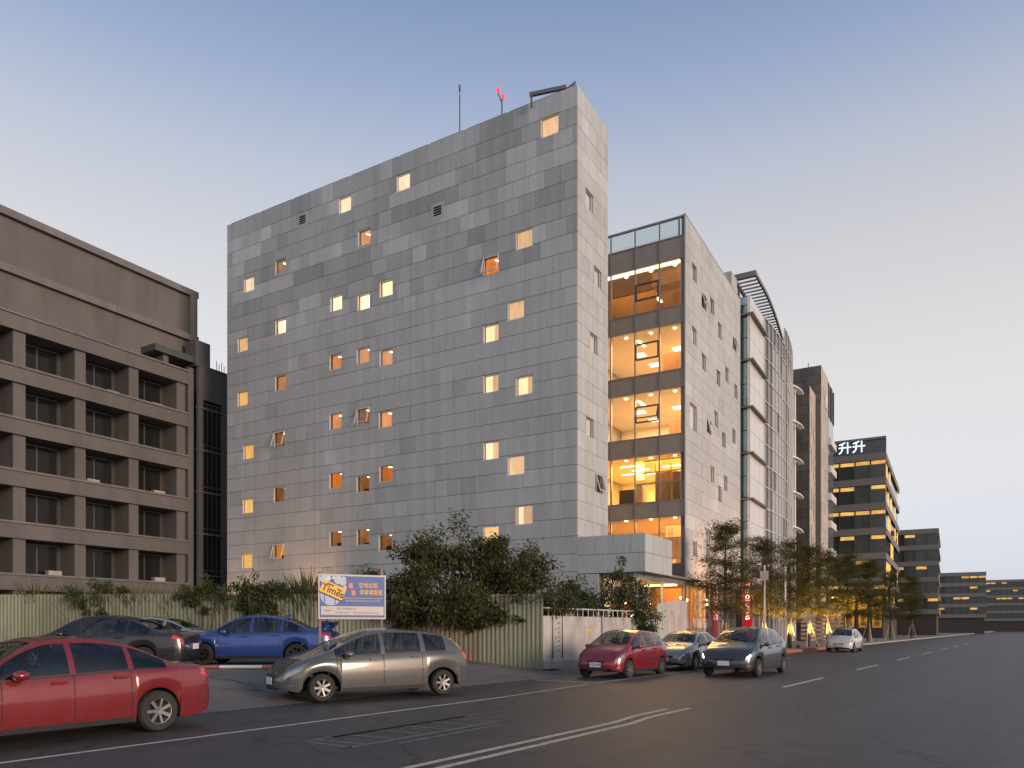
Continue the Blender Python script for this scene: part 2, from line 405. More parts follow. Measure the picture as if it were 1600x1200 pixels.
# ================================================================ OFFICE BUILDING (stone slab + glazed wing)
B = empty('office_building', C0, -BT)
tag(B, 'large grey stone office block with scattered small square lit windows and a glazed corner', 'building')
H = 28.9; AL = -26.2; NV = 3.92
WZ = 0.97
front = [(-1.56,27.33,'blind',1.05),(-11.07,27.3,'pale',1),(-15.55,27.28,'pale',1),(-14.02,24.9,'room',1),(-3.06,21.92,'blind',1.02),(-21.09,24.87,'roomdim',.98),(-24.04,24.39,'pale',1),
 (-5.11,21.05,'open_o',1),(-12.35,21.46,'brightstrip',1),(-16.28,21.46,'bright',1),(-14.07,21.05,'bright',1),(-3.56,18.31,'blind',1.02),(-21.09,20.99,'bright',1),(-24.66,20.51,'blind',1),(-5.11,17.4,'half',1),
 (-16.33,17.87,'room',1),(-14.12,17.85,'room',1),(-12.35,17.42,'room',1),(-5.11,14.69,'half',1),(-3.06,14.25,'half',1.02),(-21.09,17.36,'room',1),(-24.66,16.88,'yellow',1),(-16.33,14.22,'room',1),
 (-14.12,14.22,'open_d',1),(-12.4,13.79,'room',1),(-21.21,13.74,'open_d',1),(-24.1,13.26,'yellow',1),(-5.11,11.08,'half',1),(-3.56,10.12,'blind',1.05),(-16.33,10.58,'roomorange',1),(-14.12,10.17,'roomdim',1),
 (-12.35,10.6,'roomorange',1),(-21.21,10.15,'roomdim',1),(-24.16,9.65,'yellow',1),(-3.06,7.46,'half',1.02),(-5.11,6.55,'yellow',1),(-16.33,7.01,'roomdim',1),(-14.12,6.99,'roomdim',1),(-12.4,6.55,'roomdim',1),
 (-21.27,6.48,'open_o',1),(-24.23,5.99,'yellow',1)]
narrow = [(1.47,23.74,'pale'),(2.54,20.18,'half'),(2.04,16.51,'blind'),(1.55,11.99,'half'),(2.7,9.28,'open_o')]
ag, vg, vend = 2.39, 10.15, 23.9
rwall = [(12.02,23.73,1.0,1.05,'d'),(14.1,22.74,1,.95,'o'),(16.07,23.14,1,1.05,'d'),(18.02,22.17,1,1.05,'d'),(22.15,22.63,1,.95,'o'),(11.98,19.78,1,1.05,'p'),(14.1,18.79,1,1.05,'d'),(17.61,18.76,1,1.05,'d'),
 (19.93,19.66,.9,1.05,'d'),(22.53,19.17,.9,1.05,'d'),(11.78,14.66,1.5,1.6,'p'),(15.3,14.92,1,.95,'o'),(17.03,15.8,1,1.05,'p'),(19.05,14.81,1,1.05,'d'),(21.96,15.7,1,1.05,'d'),(16.07,11.87,1,1.05,'p'),(19.57,11.85,1,1.05,'d'),
 (18.02,10.84,1,1.05,'d'),(12.05,6.52,1,.95,'g'),(14.84,7.24,1.35,1.75,'g'),(17.03,7.02,1,1.2,'g')]

def hole(c, z, w=1.0, h=WZ): return (c - w / 2, c + w / 2, z - h / 2, z + h / 2)
fholes = [hole(a, z, s, WZ * s) for a, z, k, s in front]
vents = [(-19.1, 27.33), (-8.62, 24.95)]
nholes = [hole(v, z, 0.95) for v, z, k in narrow]
rholes = [hole(v, z, w, h) for v, z, w, h, k in rwall]
COURSE = 0.90
# courses measured down from the coping: first one is taller
levels = [H - 0.02, H - 1.10]
while levels[-1] > 0.5: levels.append(levels[-1] - COURSE)
CANZ0, CANZ1 = 4.27, 6.13
LOB = 1.15

# backing walls (with the window openings)
def wall_cells(rects, depth0, depth1, plane):
    m = MB()
    for (x0, x1, z0, z1) in rects:
        if plane == 'v': m.box(x0, depth0, z0, x1, depth1, z1)
        else: m.box(depth0, x0, z0, depth1, x1, z1)
    return m
o = wall_cells(rects_minus(AL + .06, -0.06, 0, H - .03, fholes), 0.062, 0.30, 'v').build('front_wall', M['back'], B); front_wall = o
o = wall_cells(rects_minus(0.3, NV - .06, 0, H - .03, nholes), -0.30, -0.062, 'a').build('end_wall', M['back'], B)
o = wall_cells(rects_minus(vg + .2, vend - .06, 4.5, 26.5, rholes), ag - 0.30, ag - 0.062, 'a').build('street_wall', M['back'], B)
# hidden bodies that keep daylight out
mb = MB(); mb.box(AL + .06, 3.0, 0, -0.31, NV - .06, H - .5); mb.box(AL + .06, .31, H - .6, -.31, NV - .06, H - .5); mb.box(AL + .05, .31, 0, AL + .3, NV, H - .03)
mb.box(AL, NV, 0, -5.0, 23.0, 26.3); mb.box(-5.2, 18.6, 0, ag - .32, 23.8, 26.3)
mb.build('rear_body', M['concrete'], B)

panels = []   # (distance key, builder)
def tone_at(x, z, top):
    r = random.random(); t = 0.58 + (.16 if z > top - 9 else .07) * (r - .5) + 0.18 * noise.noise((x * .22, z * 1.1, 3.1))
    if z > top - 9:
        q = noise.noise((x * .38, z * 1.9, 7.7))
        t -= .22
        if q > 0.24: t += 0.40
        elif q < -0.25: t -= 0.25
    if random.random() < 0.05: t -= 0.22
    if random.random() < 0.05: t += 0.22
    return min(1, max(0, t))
GAP = 0.008
# front facade
W0 = 26.2 / 28
for ci in range(len(levels) - 1):
    z1, z0 = levels[ci], max(0.0, levels[ci + 1]); off = (ci * 0.5 + 0.13 * ((ci * 7) % 3)) % 1.0
    edges = [0.0]; x = -off * W0 if off > 0.15 else -W0
    while x > AL + .2:
        edges.append(x); x -= W0 * random.choice((1, 1, 1, 1, .82, 1.22))
    edges.append(AL)
    for x1, x0 in zip(edges, edges[1:]):
        rs = rects_minus(x0 + GAP, x1 - GAP, z0 + GAP, z1 - GAP, fholes)
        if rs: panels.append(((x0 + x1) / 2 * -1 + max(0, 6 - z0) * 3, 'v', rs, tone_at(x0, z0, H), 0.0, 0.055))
# the part of the wall beside the lobby continues right of the corner under the canopy
for ci in range(len(levels) - 1):
    z1, z0 = levels[ci], max(0.0, levels[ci + 1])
    if z0 < CANZ0 - .3:
        z1 = min(z1, CANZ0 - .02)
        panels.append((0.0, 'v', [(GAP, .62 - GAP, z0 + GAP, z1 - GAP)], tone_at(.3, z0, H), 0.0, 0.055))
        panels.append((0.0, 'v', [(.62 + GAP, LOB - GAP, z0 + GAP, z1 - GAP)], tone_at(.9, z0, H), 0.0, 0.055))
# narrow end
for ci in range(len(levels) - 1):
    z1, z0 = levels[ci], max(0.0, levels[ci + 1]); off = .5 if ci % 2 else 0.0
    if z0 < CANZ0 - .5: continue
    edges = [0.058] + [k * 0.98 + off * .98 for k in range(0 if off else 1, 4) if k * .98 + off * .98 < NV - .2] + [NV]
    for x0, x1 in zip(edges, edges[1:]):
        rs = rects_minus(x0 + GAP, x1 - GAP, z0 + GAP, z1 - GAP, nholes)
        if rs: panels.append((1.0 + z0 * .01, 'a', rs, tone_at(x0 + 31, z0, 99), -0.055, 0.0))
# canopy: front and side
CA, CV = 3.576, 4.02
for r, (z0, z1) in enumerate(((CANZ0, (CANZ0 + CANZ1) / 2), ((CANZ0 + CANZ1) / 2, CANZ1))):
    es = ([0.001, .95, 1.9, 2.85, CA] if r else [0.001, .48, 1.43, 2.38, 3.3, CA])
    for x0, x1 in zip(es, es[1:]): panels.append((-5, 'v', [(x0 + GAP, x1 - GAP, z0 + GAP, z1 - GAP)], tone_at(x0, z0, 99), 0.0, 0.055))
    es = [.058, 1.1, 2.1, 3.05, CV] if r else [.058, .9, 1.75, 2.6, 3.4, CV]
    for x0, x1 in zip(es, es[1:]): panels.append((-5, 'a', [(x0 + GAP, x1 - GAP, z0 + GAP, z1 - GAP)], tone_at(x0, z0, 99), CA - .055, CA))
panels.sort(key=lambda p: p[0])
rest = MB()
for i, (k, pl, rs, tone, d0, d1) in enumerate(panels):
    m = MB() if i < 300 else rest
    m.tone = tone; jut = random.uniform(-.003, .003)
    for (x0, x1, z0, z1) in rs:
        if pl == 'v': m.box(x0 - .003, d0 + jut, z0 + .003, x1 + .003, d1, z1 - .003)
        else: m.box(d0, x0, z0, d1 + jut, x1, z1)
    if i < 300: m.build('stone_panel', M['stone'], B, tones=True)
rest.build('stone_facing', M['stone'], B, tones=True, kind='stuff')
# street-side wall of the glazed wing: long panels
rst = MB()
rl = [26.5]
while rl[-1] > 4.55: rl.append(max(4.52, rl[-1] - COURSE))
for ci in range(len(rl) - 1):
    z1, z0 = rl[ci], rl[ci + 1]; x = vg + .02; first = True
    while x < vend - .05:
        w = (1.35 if not first else (1.35 if ci % 2 else .7)); x2 = min(vend, x + w)
        if vend - x2 < .3: x2 = vend
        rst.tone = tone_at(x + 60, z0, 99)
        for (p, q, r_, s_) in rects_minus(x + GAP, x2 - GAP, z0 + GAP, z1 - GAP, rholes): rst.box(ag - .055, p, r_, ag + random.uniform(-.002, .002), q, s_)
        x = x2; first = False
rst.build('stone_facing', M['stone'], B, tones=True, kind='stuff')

# coping and roof upstands
cp = MB()
for (x0, x1) in ((-25.9, -23.2), (-23.0, -20.2), (-20.0, -15.4), (-15.1, -11.6), (-11.4, -9.4), (-9.2, -7.0), (-6.7, -4.2), (-4.0, -.9)):
    m = MB(); m.box(x0, .12, H, x1, .42, H + .09); m.build('coping', M['darkmetal'], B)
m = MB(); m.box(AL, .056, H - .028, -.056, NV, H - .004); m.build('roof_cap', M['concrete'], B)

# windows ---------------------------------------------------------
def room_box(m, x0, x1, z0, z1, d, sgn, plane, y0):
    """inside faces of a little lit room behind a window (open to the window)"""
    e = 0.25; X0, X1, Z0, Z1 = x0 - e, x1 + e, z0 - e * .3, z1 + e; y1 = y0 + d * sgn
    P = (lambda x, y, z: (x, y, z)) if plane == 'v' else (lambda x, y, z: (y, x, z))
    a, b, c, dd_ = P(X0, y1, Z0), P(X1, y1, Z0), P(X1, y1, Z1), P(X0, y1, Z1)
    a2, b2, c2, d2 = P(X0, y0, Z0), P(X1, y0, Z0), P(X1, y0, Z1), P(X0, y0, Z1)
    m.quad(a, b, c, dd_); m.quad(a2, a, dd_, d2); m.quad(b, b2, c2, c); m.quad(a2, b2, b, a); m.quad(dd_, c, c2, d2)
def make_window(parent, c, z, w, h, kind, plane, y0, sgn, fw=0.04, inset=.035, gl='winglass'):
    """opening at y0 (outer face), inside in direction sgn"""
    x0, x1, z0, z1 = c - w / 2, c + w / 2, z - h / 2, z + h / 2
    P = (lambda x, y, zz: (x, y, zz)) if plane == 'v' else (lambda x, y, zz: (y, x, zz))
    def bx(m, xa, ya, za, xb, yb, zb): p = P(xa, ya, za); q = P(xb, yb, zb); m.box(*p, *q)
    opened = kind.startswith('open') or kind == 'o'
    yi = y0 + sgn * inset; yo = yi + sgn * .065
    fm = MB()
    def ring(m, w_, ya, yb, xa, xb, za, zb):
        bx(m, xa, ya, za, xb, yb, za + w_); bx(m, xa, ya, zb - w_, xb, yb, zb); bx(m, xa, ya, za + w_, xa + w_, yb, zb - w_); bx(m, xb - w_, ya, za + w_, xb, yb, zb - w_)
    ring(fm, fw, yi, yo, x0, x1, z0, z1)
    win = fm.build('window', M['whiteframe'], parent)
    pm = MB(); sm = MB()
    if opened:
        ang = R(16); L = h - .06
        yt = y0 - sgn * .01; yb = yt - sgn * L * math.sin(ang); zt = z1 - .03; zb = zt - L * math.cos(ang)
        def rail(p, q, t): sm.bar(P(*p), P(*q), t, t)
        rail((x0 + .03, yt, zt), (x0 + .03, yb, zb), .045); rail((x1 - .03, yt, zt), (x1 - .03, yb, zb), .045)
        rail((x0, yb, zb), (x1, yb, zb), .05); rail((x0, yt, zt), (x1, yt, zt), .045)
        sm.build('sash', M['whiteframe'], win)
        pm.quad(P(x0 + .03, yt, zt), P(x1 - .03, yt, zt), P(x1 - .03, yb, zb), P(x0 + .03, yb, zb))
        pm.build('pane', M[gl], win)
    else:
        yp = (yi + yo) / 2
        bx(pm, x0 + fw, yp - .004, z0 + fw, x1 - fw, yp + .004, z1 - fw); pm.build('pane', M[gl], win)
    yr = y0 + sgn * 0.305; rm = MB()
    k = {'open_o': 'roomorange', 'open_d': 'roomdim', 'o': 'roomdim', 'd': 'roomdim', 'p': 'blind', 'g': 'room', 'brightstrip': 'bright'}.get(kind, kind)
    if k in ('blind', 'pale', 'yellow'):
        yb_ = y0 + sgn * (inset + .125)
        bx(rm, x0 + .03, yb_, z0 + .03, x1 - .03, yb_ + sgn * .012, z1 - .03); rm.build('blind', M[k], win)
    elif k == 'half':
        room_box(rm, x0, x1, z0, z1, 2.0, sgn, plane, yr); rm.build('lit_room', M['pale'], win)
        b2 = MB(); xm = x0 + w * random.choice((.35, .5, .62)); yb_ = y0 + sgn * .2
        bx(b2, xm, yb_, z0 + .04, x1 - .03, yb_ + sgn * .02, z1 - .03); b2.build('curtain', M['blind'], win)
    else:
        room_box(rm, x0, x1, z0, z1, 2.2, sgn, plane, yr); rm.build('lit_room', M[k], win)
        if kind in ('room', 'brightstrip', 'roomorange', 'open_o', 'roomdim', 'open_d', 'g'):
            st = MB(); xa = x0 + w * random.uniform(.15, .45); zs = z1 + (.02 if kind != 'brightstrip' else -.30)
            if kind == 'brightstrip': st.bar(P(x0 + .1, yr + sgn * .8, zs), P(x1 - .05, yr + sgn * .8, zs), .06, .09)
            else: st.bar(P(xa, yr + sgn * .25, zs), P(xa + .42, yr + sgn * 1.1, zs + .05), .07, .05)
            st.build('light_strip', M['strip'], win)
        if kind in ('roomdim', 'open_d', 'roomorange', 'open_o') and random.random() < .8:
            fu = MB(); bx(fu, x0 - .1, yr + sgn * .5, z0 - .2, x0 + w * random.uniform(.4, .8), yr + sgn * .9, z0 + h * random.uniform(.2, .45))
            fu.build('shelf', M['darkwood'], win)
    return win
for a, z, k, s in front: make_window(B, a, z, s, WZ * s, k, 'v', 0.0, 1)
for v, z, k in narrow: make_window(B, v, z, .95, WZ, k, 'a', 0.0, -1, .03, .08, 'coated')
for v, z, w, h, k in rwall: make_window(B, v, z, w, h, k, 'a', ag, -1, .03, .09, 'coated')
for a, z in vents:
    m = MB(); m.box(a - .46, -.012, z - .44, a + .46, -.004, z + .44); vt = m.build('vent', M['stone'], B, tones=True)
    m = MB(); m.box(a - .26, -.018, z - .27, a + .26, -.0125, z + .27); m.build('vent_opening', M['black'], vt)
    for k in range(4):
        m = MB(); m.box(a - .26, -.05, z - .20 + k * .14, a + .26, -.0185, z - .165 + k * .14); m.build('louvre', M['concrete'], vt)

# canopy box body, lobby ------------------------------------------
m = MB(); m.box(-.2, .062, CANZ0 + .03, CA - .062, CV - .001, CANZ1 - .01); cb = m.build('canopy', M['back'], B)
m = MB(); m.box(-.25, .05, CANZ0 + .001, CA - .05, CV - .01, CANZ0 + .028); m.build('canopy_soffit', M['soffit'], B)
m = MB(); m.box(.06, .07, 0, LOB, .40, CANZ0); m.build('lobby_pier', M['back'], B)
# lobby glazing, set back under the canopy
lv = 0.42
def panes(m_list, parent): pass
def lobby_pane(p, q, z0, z1, name='glass_pane'):
    m = MB(); m.bar((p[0], p[1], (z0 + z1) / 2), (q[0], q[1], (z0 + z1) / 2), .012, z1 - z0); m.build(name, M['glass'], B)
def post(a, v, z0, z1, w=.10, mat='alu', name='mullion'):
    m = MB(); m.box(a - w / 2, v - w / 2, z0, a + w / 2, v + w / 2, z1); m.build(name, M[mat], B)
LX = 2.95
for i, (p, q) in enumerate((((LOB, lv), (1.75, lv)), ((1.75, lv), (LX, lv)), ((LX, lv), (LX, 2.2)), ((LX, 2.2), (LX, 4.3)))):
    lobby_pane(p, q, .15, CANZ0 - .25)
post(LOB + .06, lv, .15, CANZ0, .12, 'mullion'); post(1.75, lv, .15, CANZ0, .09); post(LX, lv, .15, CANZ0, .14); post(LX, 2.2, .15, CANZ0, .09); post(LX, 4.3, .15, CANZ0, .12)
m = MB(); m.box(LOB, lv - .06, CANZ0 - .25, LX + .07, lv + .06, CANZ0); m.build('lobby_head', M['mullion'], B)
m = MB(); m.box(LX - .06, lv + .06, CANZ0 - .25, LX + .06, 10.1, CANZ0 - .001); m.build('lobby_head', M['mullion'], B)
# lobby interior (ground floor runs under the wing)
m = MB(); m.box(-5, lv + .1, .0, ag - .4, 18.5, .16); m.build('lobby_floor', M['floorwood'], B)
m = MB(); m.box(-5, NV + .05, CANZ0 - .10, ag - .1, vg, CANZ0 - .02); m.build('lobby_ceiling', M['ceiling'], B)
m = MB(); m.box(.1, .41, CANZ0 - .12, LX - .07, NV, CANZ0 - .03); m.build('lobby_ceiling', M['ceiling'], B)
m = MB(); m.box(-.05, .42, .16, .06, NV + .2, CANZ0 - .12); m.build('lobby_wall', M['interior'], B)
m = MB(); m.box(-5, 14.6, .16, -.4, 14.9, 4.4); m.build('lobby_wall', M['wood'], B)
m = MB(); m.box(-.4, 15.5, .16, ag - .35, 15.8, 4.4); m.build('lobby_wall', M['interior'], B)
m = MB(); m.box(-.3, 6.0, .16, 1.1, 7.6, 2.6); m.build('lobby_wall', M['interior'], B)
m = MB(); m.box(.3, .6, CANZ0 - .24, .4, NV - .2, CANZ0 - .15); m.build('cove_lamp', M['cove'], B)
m = MB(); m.box(.5, 1.3, CANZ0 - .17, 2.4, 1.42, CANZ0 - .125); m.build('cove_lamp', M['cove'], B)
m = MB(); m.box(.2, 9.0, CANZ0 - .22, 2.2, 9.12, CANZ0 - .11); m.build('cove_lamp', M['cove'], B)
sph = MB(); sph.lathe([(0.001, -.09), (.06, -.07), (.09, 0), (.06, .07), (.001, .09)], n=10); sphm = sph.mesh('pendant_lamp', M['lamp'], smooth=180)
for (a, v, z) in ((1.6, 2.4, 2.9), (2.2, 3.3, 2.5), (1.9, 5.2, 2.9), (1.0, 5.0, 2.2), (2.1, 8.0, 3.0), (1.4, 8.7, 2.6), (.4, 8.4, 2.3), (1.9, 12.0, 3.3), (1.2, 13.0, 3.5), (2.0, 16, 3.4), (1.5, 18, 3.2)):
    obj_from('pendant_lamp', sphm, B, (a, v, z))

# glazed wing -----------------------------------------------------
LV = [(21.12, 23.98), (17.26, 20.08), (13.35, 16.19), (9.33, 12.23), (5.47, 8.37)]    # window bands, top floor first
MUL = [-5.6, -4.0, -2.45, -0.83, 0.75, 2.34]
ib = 18.5
for fi, (z0, z1) in enumerate(LV):
    m = MB(); m.box(-5.0, vg + .14, z0 - .30, ag - .33, ib, z0 - .02); m.build('floor_slab', M['floorwood'], B)
    m = MB(); m.box(-5.0, vg + .14, z1 + .02, ag - .33, ib, z1 + .12); m.build('ceiling_slab', M['ceiling'], B)
    m = MB(); m.box(-5.0, ib - .2, z0 - .02, ag - .33, ib, z1 + .02); m.build('interior_wall', M['interior'], B)
    m = MB(); m.box(ag - .40, vg + .2, z0 - .02, ag - .32, ib, z1 + .02)
    o = wall_cells(rects_minus(vg + .2, ib, z0 - .02, z1 + .02, rholes), ag - .36, ag - .31, 'a').build('interior_wall', M['interior'], B)
    # spandrels above this band
    top = LV[fi - 1][0] if fi else 25.3
    for x0, x1 in zip(MUL[1:], MUL[2:]):
        m = MB(); m.box(x0 + .05, vg + .02, z1, x1 - .05, vg + .10, top); m.build('spandrel_panel', M['spandrel'], B)
    for x0, x1 in zip(MUL[1:], MUL[2:]):
        if fi == 3 and x1 > -.5: continue
        if fi == 4 and x1 < -2: pass
        m = MB(); m.box(x0 + .05, vg + .045, z0 + .04, x1 - .05, vg + .06, z1 - .04); m.build('glass_pane', M['glass'], B)
    for zz in (z0, z1):
        m = MB(); m.box(MUL[0], vg - .01, zz - .035, MUL[-1], vg + .12, zz + .035); m.build('transom', M['mullion'], B)
# parapet spandrel top + roof railing
m = MB(); m.box(MUL[0], vg - .02, 25.27, MUL[-1], vg + .12, 25.36); m.build('transom', M['mullion'], B)
m = MB(); m.box(MUL[0], vg - .03, 26.42, MUL[-1], vg + .13, 26.52); m.build('handrail', M['mullion'], B)
for x0, x1 in zip(MUL[1:], MUL[2:]):
    m = MB(); m.box(x0 + .10, vg + .04, 25.42, x1 - .10, vg + .055, 26.36); m.build('railing_glass', M['railglass'], B)
for x in MUL[:-1] + [1.98]:
    m = MB(); m.box(x - .04, vg - .015, 5.0 if x < 1.9 else 25.36, x + .04, vg + .125, 26.42); m.build('mullion', M['mullion'], B)
m = MB(); m.box(2.30, vg - .05, 0.15, ag - .002, vg + .2, 26.56); m.build('corner_column', M['mullion'], B)
m = MB(); m.box(ag - .28, vg + .02, 26.5, ag + .012, vend, 26.57); m.build('parapet_cap', M['concrete'], B)
m = MB(); m.box(-5, vg + .1, 24.4, ag - .32, ib + 5, 25.25); m.build('roof_slab', M['concrete'], B)
m = MB(); m.box(ag - 3, 22.6, 26.5, ag - .35, vend + .4, 28.3); m.build('stair_tower', M['stone'], B, tones=True)
# projecting vent windows in the middle bay
for fi in (0, 1, 2):
    z0, z1 = LV[fi]; a0, a1 = MUL[3] + .08, MUL[4] - .08; zc0 = z0 + (1.0 if fi else .85); zc1 = zc0 + .95
    m = MB()
    for (p, q) in (((a0, zc0), (a1, zc0)), ((a0, zc1), (a1, zc1)), ((a0, zc0), (a0, zc1)), ((a1, zc0), (a1, zc1))):
        m.bar((p[0], vg + .01, p[1]), (q[0], vg + .01, q[1]), .09, .09)
    o = m.build('vent_window', M['darkmetal'], B)
    if fi == 2:
        m = MB(); yb = vg - .28
        for (p, q) in (((a0, vg, zc1), (a1, vg, zc1)), ((a0, yb, zc0 + .2), (a1, yb, zc0 + .2)), ((a0, vg, zc1), (a0, yb, zc0 + .2)), ((a1, vg, zc1), (a1, yb, zc0 + .2))): m.bar(p, q, .06, .06)
        m.build('sash', M['darkmetal'], o)
# ceiling lamps: downlights and light panels
dl = MB(); dl.lathe([(.001, 0), (.10, 0), (.10, .03)], n=12); dlm = dl.mesh('downlight', M['lamp'])
pl_ = MB(); pl_.box(-.32, -.32, 0, .32, .32, .03); plm = pl_.mesh('light_panel', M['panel_light'])
ll = MB(); ll.box(-.09, -.6, 0, .09, .6, .03); llm = ll.mesh('light_panel', M['panel_light'])
for fi, (z0, z1) in enumerate(LV):
    for x in (-1.7, -.05, 1.5): obj_from('downlight', dlm, B, (x, vg + .75, z1 - .02))
    if fi in (1, 2):
        for (x, v) in ((-2.0, 14.2), (.6, 14.4), (-1.8, 16.5), (1.2, 16.8)): obj_from('light_panel', plm, B, (x, v, z1 - .012))
        obj_from('light_panel', llm, B, (-1.2, 12.3, z1 - .012))
    if fi == 3:
        for (x, v) in ((-2.2, 12.6), (-1.9, 14.0), (-1.4, 15.6), (.3, 13.8), (.8, 15.6), (-3, 15)):
            o = obj_from('light_panel', llm, B, (x, v, z1 - .012), (0, 0, R(90)))
    if fi == 0:
        m = MB(); m.box(-5, vg + .16, z1 - .16, ag - .42, vg + .30, z1 - .02); m.build('cove_lamp', M['cove'], B)
        obj_from('light_panel', llm, B, (-1.0, 15.0, z1 - .012))
    if fi == 4:
        for (x, v, dz) in ((-1.9, 12, .6), (-1.0, 11.6, .9), (.2, 12.2, 1.0), (1.0, 12.5, .9), (.9, 11.3, 1.3)): obj_from('pendant_lamp', sphm, B, (x, v, z1 - dz - .4))
# furniture-like fixtures of the floors
z0, z1 = LV[0]
m = MB(); m.box(.4, 13.8, z0, ag - .45, 14.2, z0 + 2.1); sh = m.build('bookshelf', M['darkwood'], B)
for k in range(4):
    m = MB(); m.box(.5, 13.74, z0 + .35 + k * .5, ag - .5, 13.80, z0 + .39 + k * .5); m.build('shelf_board', M['wood'], sh)
    for q in range(5):
        m = MB(); m.box(.6 + q * .3, 13.70, z0 + .395 + k * .5, .6 + q * .3 + random.uniform(.08, .2), 13.795, z0 + .395 + k * .5 + random.uniform(.12, .3)); m.build('books', M['interior'], sh)
m = MB(); m.box(-5, 13.4, z0, -.6, 13.6, z1 + .02); m.build('partition', M['wood'], B)
z0, z1 = LV[3]
m = MB(); m.box(-2.3, 11.2, z0, -1.35, 11.8, z0 + 1.1); m.build('cabinet', M['darkwood'], B)
m = MB(); m.box(-1.25, 11.5, z0, -.85, 12.3, z0 + 1.4); m.build('cabinet', M['alu'], B)
# recessed balcony on the second office floor
bd = vg + 1.55
m = MB(); m.box(.0, bd, z0, .95, bd + .05, z0 + 2.1); m.build('balcony_door', M['wood'], B)
for (x0, x1, za, zb) in ((-.83, -.05, z0, z1), (1.0, 2.0, z0, z1), (.0, .95, z0 + 2.2, z1)):
    m = MB(); m.box(x0, bd + .01, za, x1, bd + .025, zb); m.build('glass_pane', M['glass'], B)
for (x0, x1, za, zb) in ((-.83, 2.06, z0 + 2.12, z0 + 2.20), (-.83, 2.06, z1 - .10, z1), (-.05, 0.02, z0, z1), (.94, 1.02, z0, z1)):
    m = MB(); m.box(x0, bd - .02, za, x1, bd + .08, zb); m.build('screen_frame', M['wood'], B)
m = MB(); m.box(1.02, bd + .10, z0, 2.05, bd + .16, z0 + 2.1); m.build('balcony_screen', M['wood'], B)
m = MB(); m.box(-.82, vg + .2, z0, -.78, bd, z1); m.build('glass_pane', M['glass'], B)
m = MB(); m.box(MUL[3], vg + .02, z0 + 1.12, MUL[5], vg + .09, z0 + 1.20); m.build('handrail', M['mullion'], B)
for x0, x1 in ((MUL[3], MUL[4]), (MUL[4], MUL[5])):
    m = MB(); m.box(x0 + .06, vg + .05, z0 + .06, x1 - .06, vg + .062, z0 + 1.1); m.build('railing_glass', M['railglass'], B)
# first office floor: dark counter, wall picture, lattice
z0, z1 = LV[4]
m = MB(); m.box(-4, 12.2, z0, -1.05, 12.5, z0 + 1.9); m.build('counter_wall', M['darkwood'], B)
m = MB()
for q in range(4):
    m.bar((.85 + q * .09, 11.6, z0), (.85 + q * .09, 11.6, z1 - .5), .022)
for q in range(5): m.bar((.8, 11.6, z0 + .5 + q * .38), (1.2, 11.6, z0 + .5 + q * .38), .03)
m.build('lattice_stand', M['darkmetal'], B)
m = MB(); m.box(1.35, 14.4, z0 + .2, 1.9, 14.46, z0 + 1.5); m.build('picture_frame', M['wood'], B)
m = MB(); m.box(.4, 14.47, z0, ag - .4, 14.6, z1 + .02); m.build('partition', M['interior'], B)
# soffit over the ground floor of the wing and street shopfront
m = MB(); m.box(-5, CV + .02, 4.30, LX + .35, vg, 4.42); m.build('terrace_slab', M['soffit'], B)
m = MB(); m.box(-2.4, vg - .02, 4.42, 2.30, vg + .12, 5.43); m.build('floor_edge', M['soffit'], B)
m = MB(); m.box(ag - .4, vg + .2, 4.40, ag - .01, vend, 4.519); m.build('shopfront_head', M['mullion'], B)
for i in range(9):
    v0 = vg + .25 + i * 1.5; v1 = min(vend, v0 + 1.5)
    m = MB(); m.box(ag - .30, v0 + .03, .2, ag - .285, v1 - .03, 4.38); m.build('glass_pane', M['glass'], B)
    m = MB(); m.box(ag - .34, v0 - .03, .15, ag - .24, v0 + .03, 4.4); m.build('mullion', M['mullion'], B)
m = MB(); m.box(ag - 3.0, 14.8, .16, ag - .9, 15.0, 4.4); m.build('interior_wall', M['wood'], B)
m = MB(); m.box(ag - .8, 18.2, .16, ag - .6, 23, 4.3); m.build('blind_screen', M['darkwood'], B)
# lamps of the interior (real lamps below the ceilings)
def area(name, loc, sx, sy, power, c=(1.0, .60, .26), parent=B):
    l = bpy.data.lights.new(name, 'AREA'); l.shape = 'RECTANGLE'; l.size = sx; l.size_y = sy; l.energy = power; l.color = c
    o = bpy.data.objects.new(name, l); col.objects.link(o); o.parent = parent; o.location = loc; return o
for fi, (z0, z1) in enumerate(LV):
    area('ceiling_light', (-1.2, 14.2, z1 - .05), 5.5, 5.5, (150, 820, 860, 1350, 850)[fi], ((1, .5, .2), (1, .64, .32), (1, .64, .32), (1, .52, .12), (1, .45, .13))[fi])
area('ceiling_light', (1.5, 2.2, CANZ0 - .16), 2.0, 2.6, 150, (1, .50, .12))
area('ceiling_light', (.5, 7.5, CANZ0 - .16), 3.0, 4.0, 170, (1, .50, .12))
area('ceiling_light', (.5, 13.0, 4.2), 3.0, 4.5, 120, (1, .50, .12))

